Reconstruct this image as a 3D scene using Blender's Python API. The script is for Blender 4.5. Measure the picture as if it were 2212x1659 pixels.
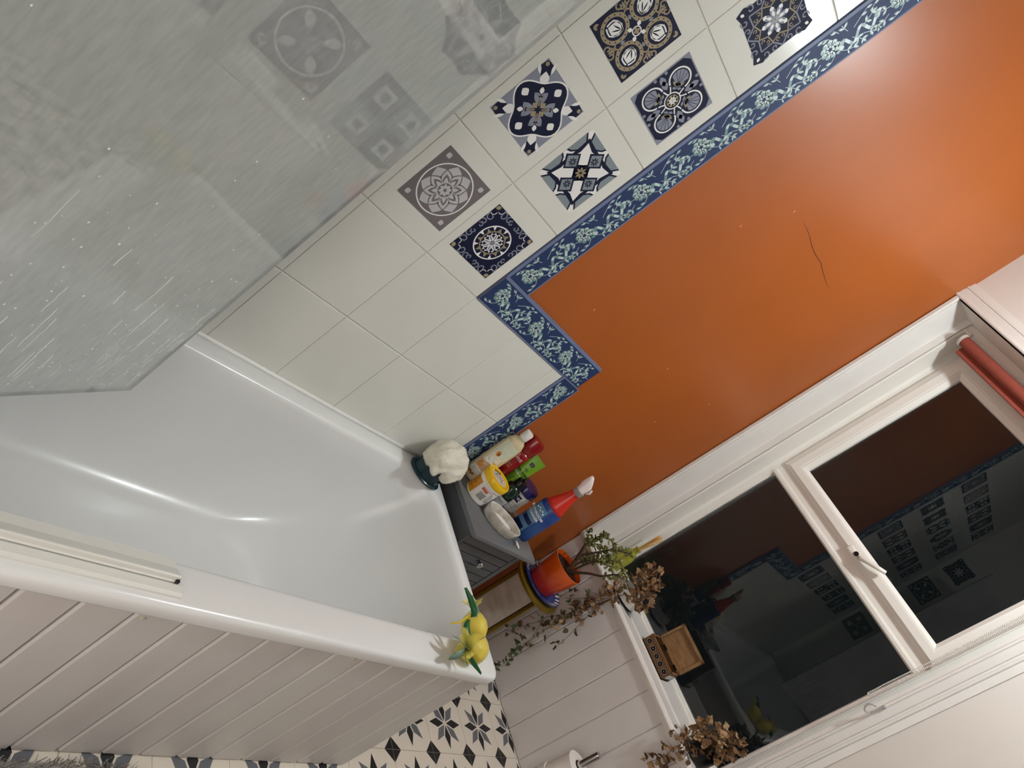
import bpy, bmesh, math, random
from mathutils import Vector, Matrix
R=random.Random(7)
PI=math.pi
for o in list(bpy.data.objects): bpy.data.objects.remove(o)
S=bpy.context.scene; COL=S.collection
# ---------------- camera ----------------
cd=bpy.data.cameras.new('camera'); cam=bpy.data.objects.new('camera',cd); COL.objects.link(cam)
r_=(0.30672993,0.53265182,0.78879579); d_=(0.70673431,0.4276484,-0.56359868); f_=(-0.63752911,0.73034162,-0.24527075)
M=Matrix(((r_[0],-d_[0],-f_[0],1.30257597),(r_[1],-d_[1],-f_[1],-2.49939489),(r_[2],-d_[2],-f_[2],1.4010326),(0,0,0,1)))
cam.matrix_world=M; cd.sensor_width=36; cd.lens=1521.172/2212*36; cd.clip_start=.02; S.camera=cam
# ---------------- world, lamp, exposure ----------------
w=bpy.data.worlds.new('night_sky'); S.world=w; w.use_nodes=True
w.node_tree.nodes['Background'].inputs[0].default_value=(.30,.42,.45,1); w.node_tree.nodes['Background'].inputs[1].default_value=.010
ld=bpy.data.lights.new('lamp_light','POINT'); ld.energy=44; ld.color=(.86,.96,1.0); ld.shadow_soft_size=.05
lo=bpy.data.objects.new('lamp_light',ld); lo.location=(.96,-.52,2.45); COL.objects.link(lo)
# added fill light behind the camera, brightens the window wall and lower boards
hl=bpy.data.lights.new('fill_light','AREA'); hl.shape='RECTANGLE'; hl.size=.72; hl.size_y=1.9; hl.energy=14; hl.color=(.97,.99,1.0)
ho=bpy.data.objects.new('fill_light',hl); ho.location=(1.36,-2.63,1.0); ho.rotation_euler=(PI/2,0,PI); COL.objects.link(ho)
S.view_settings.view_transform='Standard'; S.view_settings.look='None'; S.view_settings.gamma=1; S.view_settings.use_curve_mapping=False
S.view_settings.exposure=0.1
# ---------------- materials ----------------
def srgb(c):
    return tuple(((x/255)/12.92 if x/255<=.04045 else ((x/255+.055)/1.055)**2.4) for x in c)+(1,)
MATS={}
def mat(name,rgb,rough=.5,metal=0,noise=0,nscale=20,bump=0,bscale=60,coat=0,trans=0,ior=1.45,spec=.5,rgb2=None,stretch=None,alpha=1,sss=0):
    if name in MATS: return MATS[name]
    m=bpy.data.materials.new(name); m.use_nodes=True; nt=m.node_tree; b=nt.nodes['Principled BSDF']
    b.inputs['Base Color'].default_value=srgb(rgb); b.inputs['Roughness'].default_value=rough; b.inputs['Metallic'].default_value=metal
    b.inputs['Coat Weight'].default_value=coat; b.inputs['Transmission Weight'].default_value=trans; b.inputs['IOR'].default_value=ior
    b.inputs['Specular IOR Level'].default_value=spec; b.inputs['Alpha'].default_value=alpha
    tc=nt.nodes.new('ShaderNodeTexCoord'); src=tc.outputs['Object']
    if stretch:
        mp=nt.nodes.new('ShaderNodeMapping'); mp.inputs['Scale'].default_value=stretch; nt.links.new(src,mp.inputs[0]); src=mp.outputs[0]
    if noise or rgb2:
        n=nt.nodes.new('ShaderNodeTexNoise'); n.inputs['Scale'].default_value=nscale; n.inputs['Detail'].default_value=5; nt.links.new(src,n.inputs['Vector'])
        mx=nt.nodes.new('ShaderNodeMix'); mx.data_type='RGBA'
        a=srgb(rgb); c2=srgb(rgb2) if rgb2 else tuple(max(0,x*(1-noise)) for x in a[:3])+(1,)
        mx.inputs[6].default_value=a; mx.inputs[7].default_value=c2
        cr=nt.nodes.new('ShaderNodeValToRGB'); cr.color_ramp.elements[0].position=.35; cr.color_ramp.elements[1].position=.68
        nt.links.new(n.outputs[0],cr.inputs[0]); nt.links.new(cr.outputs[0],mx.inputs[0]); nt.links.new(mx.outputs[2],b.inputs['Base Color'])
    if bump:
        n2=nt.nodes.new('ShaderNodeTexNoise'); n2.inputs['Scale'].default_value=bscale; n2.inputs['Detail'].default_value=4; nt.links.new(src,n2.inputs['Vector'])
        bp=nt.nodes.new('ShaderNodeBump'); bp.inputs['Strength'].default_value=bump; bp.inputs['Distance'].default_value=.002
        nt.links.new(n2.outputs[0],bp.inputs['Height']); nt.links.new(bp.outputs[0],b.inputs['Normal'])
    MATS[name]=m; return m
m_orange=mat('orange_paint',(172,91,36),.34,noise=.07,nscale=3,bump=.12,bscale=9,spec=.45)
m_white=mat('white_plaster',(228,218,210),.6,noise=.04,nscale=5,bump=.25,bscale=12)
m_gloss=mat('white_gloss_paint',(234,228,222),.28,noise=.05,nscale=8,bump=.12,bscale=30)
m_board=mat('painted_boards',(226,220,217),.42,noise=.07,nscale=6,bump=.12,bscale=30)
m_panel=mat('bath_panel_paint',(214,211,207),.4,rgb2=(204,198,195),nscale=7,bump=.1,bscale=25,stretch=(1,1,.25))
m_tile=mat('cream_glazed_tile',(228,228,220),.18,noise=.03,nscale=6,bump=.05,bscale=14)
m_grout=mat('grout',(226,224,212),.6,noise=.12,nscale=60)
m_acr=mat('white_acrylic',(240,241,240),.24,coat=.18,noise=.015,nscale=8); m_acr.node_tree.nodes['Principled BSDF'].inputs['Coat Roughness'].default_value=.09
m_upvc=mat('white_upvc',(238,232,224),.22)
m_navy=mat('print_navy',(20,25,54),.62,spec=.25); m_w=mat('print_white',(238,238,236),.5); m_g=mat('print_grey',(138,142,158),.6,spec=.3)
m_tan=mat('print_tan',(160,146,118),.6,spec=.3); m_lg=mat('print_pale_grey',(196,196,200),.25); m_dg=mat('print_taupe',(120,114,116),.25)
m_slate=mat('print_slate',(134,146,152),.25)
m_bn=mat('border_navy',(42,58,98),.55,spec=.3); m_be=mat('border_edge',(112,124,156),.5,spec=.3); m_b1=mat('border_pale',(196,214,210),.4); m_b2=mat('border_teal',(112,146,150),.4)
m_fc=mat('floor_cream',(232,222,206),.45,noise=.05,nscale=10); m_fb=mat('floor_black',(26,27,29),.4); m_fg=mat('floor_grey',(104,106,112),.42); m_joint=mat('floor_joint',(92,90,88),.6)
m_chrome=mat('chrome',(200,200,200),.12,metal=1); m_alu=mat('rail_white',(236,235,228),.22)
m_black=mat('black_plastic',(14,14,15),.3); m_sil=mat('silicone',(246,246,242),.3)
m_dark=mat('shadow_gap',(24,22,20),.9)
# ---------------- mesh helpers ----------------
class MB:
    def __init__(s): s.v=[];s.f=[];s.m=[];s.mats=[]
    def mi(s,m):
        if m not in s.mats: s.mats.append(m)
        return s.mats.index(m)
    def add(s,vs,fs,m):
        b=len(s.v); s.v+= [tuple(x) for x in vs]; i=s.mi(m)
        for f in fs: s.f.append(tuple(b+k for k in f)); s.m.append(i)
    def box(s,a,b,m,bev=0):
        x0,y0,z0=[min(p,q) for p,q in zip(a,b)]; x1,y1,z1=[max(p,q) for p,q in zip(a,b)]
        if bev<=0:
            s.add([(x0,y0,z0),(x1,y0,z0),(x1,y1,z0),(x0,y1,z0),(x0,y0,z1),(x1,y0,z1),(x1,y1,z1),(x0,y1,z1)],
              [(0,3,2,1),(4,5,6,7),(0,1,5,4),(1,2,6,5),(2,3,7,6),(3,0,4,7)],m); return
        bm=bmesh.new(); bmesh.ops.create_cube(bm,size=1)
        for v in bm.verts: v.co=Vector(((x0+x1)/2+v.co.x*(x1-x0),(y0+y1)/2+v.co.y*(y1-y0),(z0+z1)/2+v.co.z*(z1-z0)))
        bmesh.ops.bevel(bm,geom=bm.edges[:],offset=bev,segments=2,affect='EDGES',profile=.5)
        s.frombm(bm,m)
    def frombm(s,bm,m,T=None):
        bm.verts.index_update(); vs=[(T@v.co if T else v.co) for v in bm.verts]
        s.add(vs,[[v.index for v in f.verts] for f in bm.faces],m); bm.free()
    def lathe(s,prof,m,c=(0,0,0),n=32,sx=1,sy=1,T=None,cap=True):
        vs=[];fs=[];k=len(prof)
        for i in range(n):
            a=2*PI*i/n
            for r,z in prof:
                p=Vector((r*math.cos(a)*sx,r*math.sin(a)*sy,z)); p=T@p if T else p
                vs.append((p.x+c[0],p.y+c[1],p.z+c[2]))
        for i in range(n):
            j=(i+1)%n
            for q in range(k-1): fs.append((i*k+q,j*k+q,j*k+q+1,i*k+q+1))
        if cap:
            if prof[0][0]>1e-5: fs.append(tuple(i*k for i in range(n))[::-1])
            if prof[-1][0]>1e-5: fs.append(tuple(i*k+k-1 for i in range(n)))
        s.add(vs,fs,m)
    def tube(s,pts,r,m,n=8,cap=True):
        P=[Vector(p) for p in pts]; rs=r if isinstance(r,(list,tuple)) else [r]*len(P)
        vs=[];fs=[]; up=Vector((.13,.27,.95)).normalized()
        for i,p in enumerate(P):
            t=(P[min(i+1,len(P)-1)]-P[max(i-1,0)]).normalized()
            a=t.cross(up)
            if a.length<.05: a=t.cross(Vector((1,0,0)))
            a.normalize(); b=t.cross(a)
            for k in range(n):
                q=2*PI*k/n; vs.append(p+(a*math.cos(q)+b*math.sin(q))*rs[i])
        for i in range(len(P)-1):
            for k in range(n):
                l=(k+1)%n; fs.append((i*n+k,i*n+l,(i+1)*n+l,(i+1)*n+k))
        if cap: fs.append(tuple(range(n))[::-1]); fs.append(tuple((len(P)-1)*n+k for k in range(n)))
        s.add(vs,fs,m)
    def ext(s,prof,axis,a,b,m):
        """extrude closed 2D profile along axis; prof in the other two axes (in xyz order)"""
        n=len(prof); vs=[]
        for t in (a,b):
            for u,v in prof: vs.append((t,u,v) if axis=='x' else (u,t,v) if axis=='y' else (u,v,t))
        s.add(vs,[(i,(i+1)%n,n+(i+1)%n,n+i) for i in range(n)]+[tuple(range(n))[::-1],tuple(range(n,2*n))],m)
    def build(s,name,parent=None,smooth=False,sub=0,fix=True,auto=None):
        me=bpy.data.meshes.new(name); me.from_pydata([tuple(v) for v in s.v],[],s.f)
        for x in s.mats: me.materials.append(x)
        me.polygons.foreach_set('material_index',s.m)
        if fix:
            bm=bmesh.new(); bm.from_mesh(me); bmesh.ops.recalc_face_normals(bm,faces=bm.faces); bm.to_mesh(me); bm.free()
        if smooth:
            me.polygons.foreach_set('use_smooth',[True]*len(me.polygons))
            if auto is not None: me.set_sharp_from_angle(angle=math.radians(auto))
        o=bpy.data.objects.new(name,me); COL.objects.link(o)
        if sub: mo=o.modifiers.new('sub','SUBSURF'); mo.levels=sub; mo.render_levels=sub
        if parent: 
            o.parent=parent
            if parent.type=='EMPTY' or any(abs(x)>1e-9 for x in parent.location): o.matrix_parent_inverse=WM(parent).inverted()
        return o
def WM(o):
    m=Matrix.LocRotScale(o.location,o.rotation_euler,o.scale)
    return (WM(o.parent)@o.matrix_parent_inverse@m) if o.parent else m
def tag(o,label=None,cat=None,group=None,kind=None):
    if label: o['label']=label
    if cat: o['category']=cat
    if group: o['group']=group
    if kind: o['kind']=kind
    return o
def thing(name,label,cat,loc=(0,0,0),group=None):
    o=bpy.data.objects.new(name,None); o.location=loc; o.empty_display_size=.05; COL.objects.link(o); return tag(o,label,cat,group)
def inst(name,me,parent,loc=(0,0,0),rot=(0,0,0),sc=(1,1,1)):
    o=bpy.data.objects.new(name,me); COL.objects.link(o); o.parent=parent; o.matrix_parent_inverse=WM(parent).inverted()
    o.location=loc; o.rotation_euler=rot; o.scale=sc; return o
def smooth_path(pts,k=4):
    P=[Vector(p) for p in pts]; out=[]
    for i in range(len(P)-1):
        a=P[max(i-1,0)];b=P[i];c=P[i+1];d=P[min(i+2,len(P)-1)]
        for j in range(k):
            t=j/k; out.append(.5*((2*b)+(c-a)*t+(2*a-5*b+4*c-d)*t*t+(3*b-a-3*c+d)*t**3))
    out.append(P[-1]); return out
def text_mesh(txt,size,bold=0):
    cu=bpy.data.curves.new('t','FONT'); cu.body=txt; cu.size=size; cu.align_x='CENTER'; cu.align_y='CENTER'; cu.resolution_u=2; cu.offset=bold
    o=bpy.data.objects.new('t',cu); COL.objects.link(o); dg=bpy.context.evaluated_depsgraph_get(); dg.update()
    me=bpy.data.meshes.new_from_object(o.evaluated_get(dg)); bpy.data.objects.remove(o)
    v=[tuple(x.co) for x in me.vertices]; f=[tuple(p.vertices) for p in me.polygons]; return v,f
def cyl_text(mb,txt,size,c,rad,ang,z,m,eps=.0006,sx=1,sy=1,bold=0,rot=0):
    v,f=text_mesh(txt,size,bold); out=[]
    for x,y,_ in v:
        if rot: x,y=(x*math.cos(rot)-y*math.sin(rot), x*math.sin(rot)+y*math.cos(rot))
        a=ang+x/rad; out.append((c[0]+(rad*sx+eps)*math.cos(a),c[1]+(rad*sy+eps)*math.sin(a),z+y))
    mb.add(out,f,m)
def cyl_patch(mb,c,rad,a0,a1,z0,z1,m,eps=.0004,n=10,r2=None):
    vs=[];fs=[]
    for i in range(n+1):
        a=a0+(a1-a0)*i/n
        for z,r in ((z0,rad),(z1,r2 or rad)): vs.append((c[0]+(r+eps)*math.cos(a),c[1]+(r+eps)*math.sin(a),z))
    for i in range(n): fs.append((2*i,2*i+2,2*i+3,2*i+1))
    mb.add(vs,fs,m)
# ---- flat print drawing: shapes in a local (u,v) plane, layered by tiny offsets ----
class Draw:
    def __init__(s,fn,step=.00006): s.fn=fn; s.mb=MB(); s.k=0; s.step=step
    def L(s): s.k+=1; return s
    def poly(s,pts,m): s.mb.add([s.fn(u,v,s.k*s.step) for u,v in pts],[tuple(range(len(pts)))],m)
    def disc(s,u,v,r,m,n=24,ry=None): s.poly([(u+r*math.cos(2*PI*i/n),v+(ry or r)*math.sin(2*PI*i/n)) for i in range(n)],m)
    def ring(s,u,v,r0,r1,m,n=40,a0=0,a1=2*PI):
        vs=[];fs=[]
        for i in range(n+1):
            a=a0+(a1-a0)*i/n
            for r in (r0,r1): vs.append(s.fn(u+r*math.cos(a),v+r*math.sin(a),s.k*s.step))
        for i in range(n): fs.append((2*i,2*i+1,2*i+3,2*i+2))
        s.mb.add(vs,fs,m)
    def petal(s,u,v,a,l,w,m,p=.5,n=7):
        c,sn=math.cos(a),math.sin(a); pts=[]
        for i in range(n+1):
            t=i/n; pts.append((t*l,w*math.sin(PI*t**(.7/p*.5+.3))))
        for i in range(n-1,0,-1):
            t=i/n; pts.append((t*l,-w*math.sin(PI*t**(.7/p*.5+.3))))
        s.poly([(u+x*c-y*sn,v+x*sn+y*c) for x,y in pts],m)
    def strip(s,pts,w,m,m2=None,alt=2):
        n=len(pts)
        nr=[]
        for i in range(n):
            a=pts[max(i-1,0)];b=pts[min(i+1,n-1)]; dx,dy=b[0]-a[0],b[1]-a[1]; l=math.hypot(dx,dy) or 1; nr.append((-dy/l*w,dx/l*w))
        for i in range(n-1):
            a,b=pts[i],pts[i+1]
            s.poly([(a[0]+nr[i][0],a[1]+nr[i][1]),(b[0]+nr[i+1][0],b[1]+nr[i+1][1]),(b[0]-nr[i+1][0],b[1]-nr[i+1][1]),(a[0]-nr[i][0],a[1]-nr[i][1])],m2 if (m2 and (i//alt)%2) else m)
def sq(d,r,m): d.poly([(-r,-r),(r,-r),(r,r),(-r,r)],m)
D4=[PI/4+k*PI/2 for k in range(4)]; A4=[k*PI/2 for k in range(4)]; A8=[k*PI/4 for k in range(8)]
def pol(r,a): return (r*math.cos(a),r*math.sin(a))
def st_rosette(d):
    sq(d,1,m_dg); d.L().ring(0,0,.83,.87,m_w)
    for a in D4: d.petal(*pol(1.2,a),a+PI,.2,.09,m_lg)
    d.L()
    for a in A8: d.petal(*pol(.3,a+PI/8),a+PI/8,.5,.25,m_lg)
    d.L()
    for a in A8: d.petal(*pol(.12,a),a,.56,.19,m_dg)
    d.L()
    for a in A8: d.petal(*pol(.12,a),a,.52,.155,m_lg)
    d.L()
    for a in A8: d.petal(*pol(.14,a),a,.38,.10,m_dg)
    d.L()
    for a in A8: d.petal(*pol(.14,a),a,.28,.06,m_lg)
    d.L().disc(0,0,.27,m_lg,30); d.L().disc(0,0,.23,m_dg,24); d.L()
    for a in A8: d.petal(*pol(.04,a),a,.17,.05,m_lg)
def scroll(d,a,r,s,m,w=.028,sg=1):
    c=pol(r,a); d.strip([(c[0]+s*(1-t*.75)*math.cos(a+sg*(t*5.5)),c[1]+s*(1-t*.75)*math.sin(a+sg*(t*5.5))) for t in [i/14 for i in range(15)]],w,m)
def st_mandala(d):
    sq(d,1,m_navy); d.L()
    for a in D4:
        for sg in(-1,1):
            scroll(d,a+sg*.2,1.0,.16,m_g,.02,sg); scroll(d,a+sg*.48,.92,.12,m_g,.02,-sg)
        d.petal(*pol(1.36,a),a+PI,.16,.09,m_tan)
    for a in D4:
        for sg in (-1,1): d.ring(*pol(1.16,a+sg*.11),.09,.115,m_w,12,a+PI-1.3,a+PI+1.3)
    for a in A4:
        for sg in (-1,1): scroll(d,a+sg*.16,.86,.1,m_g,.018,sg)
    d.L().ring(0,0,.6,.645,m_w); d.L().ring(0,0,.40,.44,m_tan)
    for i in range(16):
        a=i*PI/8; t=(m_tan if i%2 else m_w); c=math.cos
        if i%2: d.poly([pol(.43,a-.17),pol(.58,a),pol(.43,a+.17)],t)
        else: d.poly([pol(.61,a-.1),pol(.45,a),pol(.61,a+.1)],t)
    d.L()
    for a in A8:
        for sg in(-1,1): d.strip([pol(.08,a),pol(.2,a+sg*.16),pol(.3,a+sg*.3),pol(.36,a+sg*.16),pol(.31,a+sg*.08)],.02,m_w)
    for a in A8: d.petal(*pol(.05,a+PI/8),a+PI/8,.28,.03,m_g)
    d.disc(0,0,.06,m_g)
def oct_(r,c): return [(r,c),(c,r),(-c,r),(-r,c),(-r,-c),(-c,-r),(c,-r),(r,-c)]
def st_geo(d):
    sq(d,1,m_w); d.L()
    for sx in(-1,1):
        for sy in(-1,1):
            pass
    for a in A4:
        def rt(p,a=a): return (p[0]*math.cos(a)-p[1]*math.sin(a),p[0]*math.sin(a)+p[1]*math.cos(a))
        d.poly([rt(p) for p in [(1,-.86),(1,-.06),(.86,-.12),(.62,-.42),(.62,-.62)]],m_navy)
        d.poly([rt(p) for p in [(1,.86),(1,.06),(.86,.12),(.62,.42),(.62,.62)]],m_navy)
    d.L()
    for a in A4:
        def rt(p,a=a): return (p[0]*math.cos(a)-p[1]*math.sin(a),p[0]*math.sin(a)+p[1]*math.cos(a))
        d.poly([rt(p) for p in [(1,-.80),(1,-.12),(.88,-.18),(.68,-.44),(.68,-.58)]],m_slate)
        d.poly([rt(p) for p in [(1,.80),(1,.12),(.88,.18),(.68,.44),(.68,.58)]],m_slate)
    d.L()
    def lobe(s,m):
        for a in D4:
            d.poly([(x*math.cos(a)-y*math.sin(a),x*math.sin(a)+y*math.cos(a)) for x,y in [(.0,-.26-s*.3),(.62+s*.2,-.30-s),(.70+s,-.18-s*.6),(.98+s*1.2,0),(.70+s,.18+s*.6),(.62+s*.2,.30+s),(.0,.26+s*.3)]],m)
    lobe(.13,m_navy)
    d.L()
    for a in A4:
        c=pol(.52,a); d.poly([(c[0]+.33*math.cos(a+q),c[1]+.33*math.sin(a+q)) for q in (0,PI/2,PI,-PI/2)],m_navy)
    d.L(); lobe(0,m_w)
    for a in A4:
        c=pol(.56,a); d.L(); d.poly([(c[0]+.34*math.cos(a+q),c[1]+.34*math.sin(a+q)) for q in (0,PI/2,PI,-PI/2)],m_navy)
    d.L()
    for a in A4:
        c=pol(.56,a); d.poly([(c[0]+.25*math.cos(a+q),c[1]+.26*math.sin(a+q)) for q in (0,PI/2,PI,-PI/2)],m_slate)
    d.L()
    for a in A4:
        c=pol(.52,a)
        for b in A8: d.petal(c[0]+.02*math.cos(b),c[1]+.02*math.sin(b),b,.13,.025,m_navy)
    for a in A4:
        d.poly([(0,0),pol(.3,a-.42),pol(.22,a),pol(.3,a+.42)],m_navy)
    d.disc(0,0,.2,m_navy,8); d.L()
    for a in A8: d.petal(*pol(.03,a),a,.17,.035,m_tan)
def st_shell(d):
    sq(d,1,m_g); d.L().poly([(-.96,-.78),(-.78,-.96),(.78,-.96),(.96,-.78),(.96,.78),(.78,.96),(-.78,.96),(-.96,.78)],m_navy); d.L()
    for a in A4:
        for r in (.62,.78): d.petal(*pol(r-.2,a),a,.34,.1,m_g)
        for sg in (-1,1): d.disc(*pol(.93,a+sg*.2),.05,m_g,12)
    d.L()
    for a in D4:
        c=pol(.66,a); d.ring(*c,.31,.36,m_w,30,a-2.3,a+2.3)
        d.strip([pol(.2,a-.75),pol(.34,a-.55),pol(.46,a-.52)],.02,m_w); d.strip([pol(.2,a+.75),pol(.34,a+.55),pol(.46,a+.52)],.02,m_w)
    for a in D4:
        c=pol(.66,a); d.poly([pol(.44,a)]+[(c[0]+.27*math.cos(a+q),c[1]+.27*math.sin(a+q)) for q in [-1.5+k*.3 for k in range(11)]],m_g)
        for sg in (-1,1):
            d.petal(*pol(.42,a),a+sg*.95,.24,.045,m_tan); d.petal(*pol(.36,a),a+sg*1.5,.16,.04,m_g); d.petal(*pol(.52,a),a+sg*2.1,.12,.03,m_g)
        d.petal(*pol(.38,a),a,.2,.05,m_g)
    d.L()
    for a in D4:
        c=pol(.66,a)
        for q in (-.8,-.27,.27,.8): d.strip([pol(.46,a),(c[0]+.26*math.cos(a+q),c[1]+.26*math.sin(a+q))],.008,m_navy)
    d.L().disc(0,0,.27,m_w,30); d.L().disc(0,0,.235,m_navy,30); d.L()
    for a in A8: d.disc(*pol(.12,a),.075,m_tan,12)
    d.L()
    for a in A8: d.petal(*pol(.0,a),a,.13,.045,m_w)
def st_circles(d):
    sq(d,1,m_navy); d.L()
    for a in A4:
        for sg in (-1,1):
            scroll(d,a+sg*.12,.9,.11,m_tan,.022,sg); scroll(d,a+sg*.14,.72,.09,m_tan,.02,-sg)
        d.petal(*pol(.66,a),a,.3,.04,m_tan)
    for a in D4:
        for sg in(-1,1): d.petal(*pol(1.3,a),a+PI+sg*.5,.16,.04,m_tan)
    d.L()
    for a in D4:
        c=pol(.66,a); d.disc(*c,.42,m_tan,36)
    d.L()
    for a in D4:
        c=pol(.66,a); d.disc(*c,.31,m_navy,30)
        for i in range(14): q=2*PI*i/14; d.disc(c[0]+.365*math.cos(q),c[1]+.365*math.sin(q),.022,m_navy,6)
    d.L()
    for a in D4:
        c=pol(.66,a); e=(c[0]-.25*math.cos(a),c[1]-.25*math.sin(a))
        d.petal(*e,a,.46,.19,m_w)
        for sg in(-1,1): d.strip([(e[0]+x*math.cos(a)-y*sg*math.sin(a),e[1]+x*math.sin(a)+y*sg*math.cos(a)) for x,y in [(.02,0),(.1,.14),(.25,.2),(.36,.2),(.44,.12),(.5,.03)]],.022,m_w)
    d.L()
    for a in D4:
        c=pol(.66,a); e=(c[0]-.2*math.cos(a),c[1]-.2*math.sin(a))
        for sg in (-1,1): d.petal(*e,a+sg*.3,.3,.02,m_navy)
    for a in A4: d.poly([pol(.46,a-.12),pol(.54,a),pol(.46,a+.12),pol(.38,a)],m_g)
    d.ring(0,0,.11,.14,m_w)
    for a in D4: d.petal(*pol(.13,a),a,.15,.06,m_w)
    for a in A4: d.petal(*pol(.0,a),a,.12,.04,m_tan)
def star(d,r0,r1,n,a0,w,m):
    P=[pol(r0 if i%2==0 else r1,a0+PI*i/n) for i in range(2*n+1)]
    for i in range(2*n): d.strip([P[i],P[i+1]],w,m)
def st_star(d):
    d.poly([pol(1.0 if i%2 else 1.28 if i%4==0 else 1.0,PI/4+i*PI/8) for i in range(16)],m_navy) if 0 else d.poly([(-.98,-.7),(-.86,-.98),(-.6,-.9),(.6,-.9),(.86,-.98),(.98,-.7),(.9,-.5),(.9,.5),(.98,.7),(.86,.98),(.6,.9),(-.6,.9),(-.86,.98),(-.98,.7),(-.9,.5),(-.9,-.5)],m_navy)
    d.L(); star(d,.9,.66,8,0,.022,m_g)
    for a in D4:
        for sg in (-1,1): scroll(d,a+sg*.2,.98,.13,m_g,.02,sg)
        d.petal(*pol(1.2,a),a+PI,.14,.05,m_w)
    for a in A4:
        for sg in (-1,1): scroll(d,a+sg*.28,.84,.1,m_g,.018,sg)
    d.L(); star(d,.64,.47,8,PI/8,.02,m_tan)
    for a in A8:
        for sg in (-1,1): scroll(d,a+sg*.12,.62,.07,m_tan,.014,sg)
    d.L()
    for a in A8: d.petal(*pol(.08,a),a,.38,.09,m_g)
    d.L()
    for a in A8:
        d.petal(*pol(.02,a),a,.3,.05,m_w); d.petal(*pol(.0,a+PI/8),a+PI/8,.22,.04,m_g); d.petal(*pol(.3,a),a,.13,.07,m_w)
    d.disc(0,0,.1,m_w)
def st_ornate(d):
    sq(d,1,m_g); d.L()
    for a in D4: d.petal(*pol(1.36,a),a+PI,.5,.24,m_navy)
    d.poly([pol((.88+.12*math.cos(4*a)),a) for a in [i*PI/24 for i in range(48)]],m_w)
    d.L().poly([pol((.83+.12*math.cos(4*a)),a) for a in [i*PI/24 for i in range(48)]],m_navy)
    for a in D4:
        d.petal(*pol(.98,a+.16),a+.3,.36,.05,m_w); d.petal(*pol(.98,a-.16),a-.3,.36,.05,m_w); d.petal(*pol(.66,a),a,.4,.14,m_w)
        d.disc(*pol(1.26,a),.06,m_tan,12)
    d.L()
    for a in D4:
        for sg in(-1,1):
            d.petal(*pol(.12,a),a+sg*.5,.42,.07,m_g); d.petal(*pol(.4,a),a+sg*1.2,.2,.04,m_g)
        d.petal(*pol(.44,a),a,.2,.07,m_w); d.petal(*pol(.08,a),a,.3,.05,m_tan)
    for a in A4: d.petal(*pol(.56,a),a,.26,.12,m_w); d.petal(*pol(.07,a),a,.2,.08,m_tan)
def st_blocks(d):
    sq(d,1,m_navy); d.L()
    for a in A4:
        c=pol(.5,a); 
    for (x,y,m) in ((-.5,-.5,m_slate),(.5,.5,m_slate),(-.5,.5,m_navy),(.5,-.5,m_navy)): d.poly([(x-.49,y-.49),(x+.49,y-.49),(x+.49,y+.49),(x-.49,y+.49)],m)
    d.L()
    for (x,y) in ((-.5,.5),(.5,-.5),(-.5,-.5),(.5,.5)): d.poly([(x-.24,y-.24),(x+.24,y-.24),(x+.24,y+.24),(x-.24,y+.24)],m_w)
    d.L()
    for (x,y) in ((-.5,.5),(.5,-.5),(-.5,-.5),(.5,.5)):
        for b in A8: d.petal(x,y,b,.2,.035,m_navy)
def st_quatre(d):
    sq(d,1,m_navy); d.L().ring(0,0,.76,.82,m_w)
    for a in D4:
        for q in (-.6,-.2,.2,.6): d.petal(*pol(.95,a),a+q,.26,.05,m_w)
    d.L()
    for a in D4: d.petal(*pol(.3,a),a,.46,.13,m_w)
    for a in A4:
        for b in A8: d.petal(.42*math.cos(a),.42*math.sin(a),b,.12,.025,m_g)
    d.L()
    for a in A8: d.petal(*pol(.02,a),a,.3,.07,m_g)
def st_facet(d):
    d.poly([pol(1.08 if i%2 else .9,i*PI/8) for i in range(16)],m_navy); d.L()
    for i in range(8):
        a=i*PI/4; d.poly([pol(.15,a),pol(.85,a-.28),pol(1.0,a)],m_dg); 
    d.L()
    for a in A8: d.petal(*pol(.05,a),a,.62,.13,m_lg)
    d.L(); star(d,.9,.62,8,PI/8,.02,m_lg)
# =================== STRUCTURE ===================
V=lambda i:-1.7528+.1995*i
H=lambda j:.7696+.25056*(j-1)
def bev_tile(w,h,d,b,m,name):
    """glazed tile, normal +x, centred, back at -d"""
    mb=MB(); a,c=w/2,h/2
    r=lambda s,x:[(x,-a+s,-c+s),(x,a-s,-c+s),(x,a-s,c-s),(x,-a+s,c-s)]
    vs=r(0,-d)+r(0,-b)+r(b*.9,0)
    fs=[(0,1,5,4),(1,2,6,5),(2,3,7,6),(3,0,4,7),(4,5,9,8),(5,6,10,9),(6,7,11,10),(7,4,8,11),(8,9,10,11)]
    mb.add(vs,fs,m); me=bpy.data.meshes.new(name); me.from_pydata(mb.v,[],mb.f); me.materials.append(m); return me
# floor
mb=MB(); mb.box((-.02,-2.66,-.06),(1.93,.02,-.004),m_joint); floor=mb.build('floor'); tag(floor,kind='structure')
t=.1966; hw=t/2-.0006
mb=MB(); mb.box((-hw,-hw,-.004),(hw,hw,0),m_fc)
d=Draw(lambda u,v,o:(u*hw,v*hw,.00005+o),.00005)
for i in range(8):
    a=i*PI/4; r0=.07; rl=.86 
    d.poly([pol(r0,a),(r0*math.cos(a)+.40*math.cos(a-.40),r0*math.sin(a)+.40*math.sin(a-.40)),pol(rl,a),(r0*math.cos(a)+.40*math.cos(a+.40),r0*math.sin(a)+.40*math.sin(a+.40))],m_fb if i%2==0 else m_fg)
for sx in(-1,1):
    for sy in(-1,1): d.poly([(sx,sy),(sx*(1-.37),sy),(sx,sy*(1-.37))],m_fb)
mb.v+= [] ; n0=len(mb.v); mb.add(d.mb.v,[],m_fb)
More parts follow.
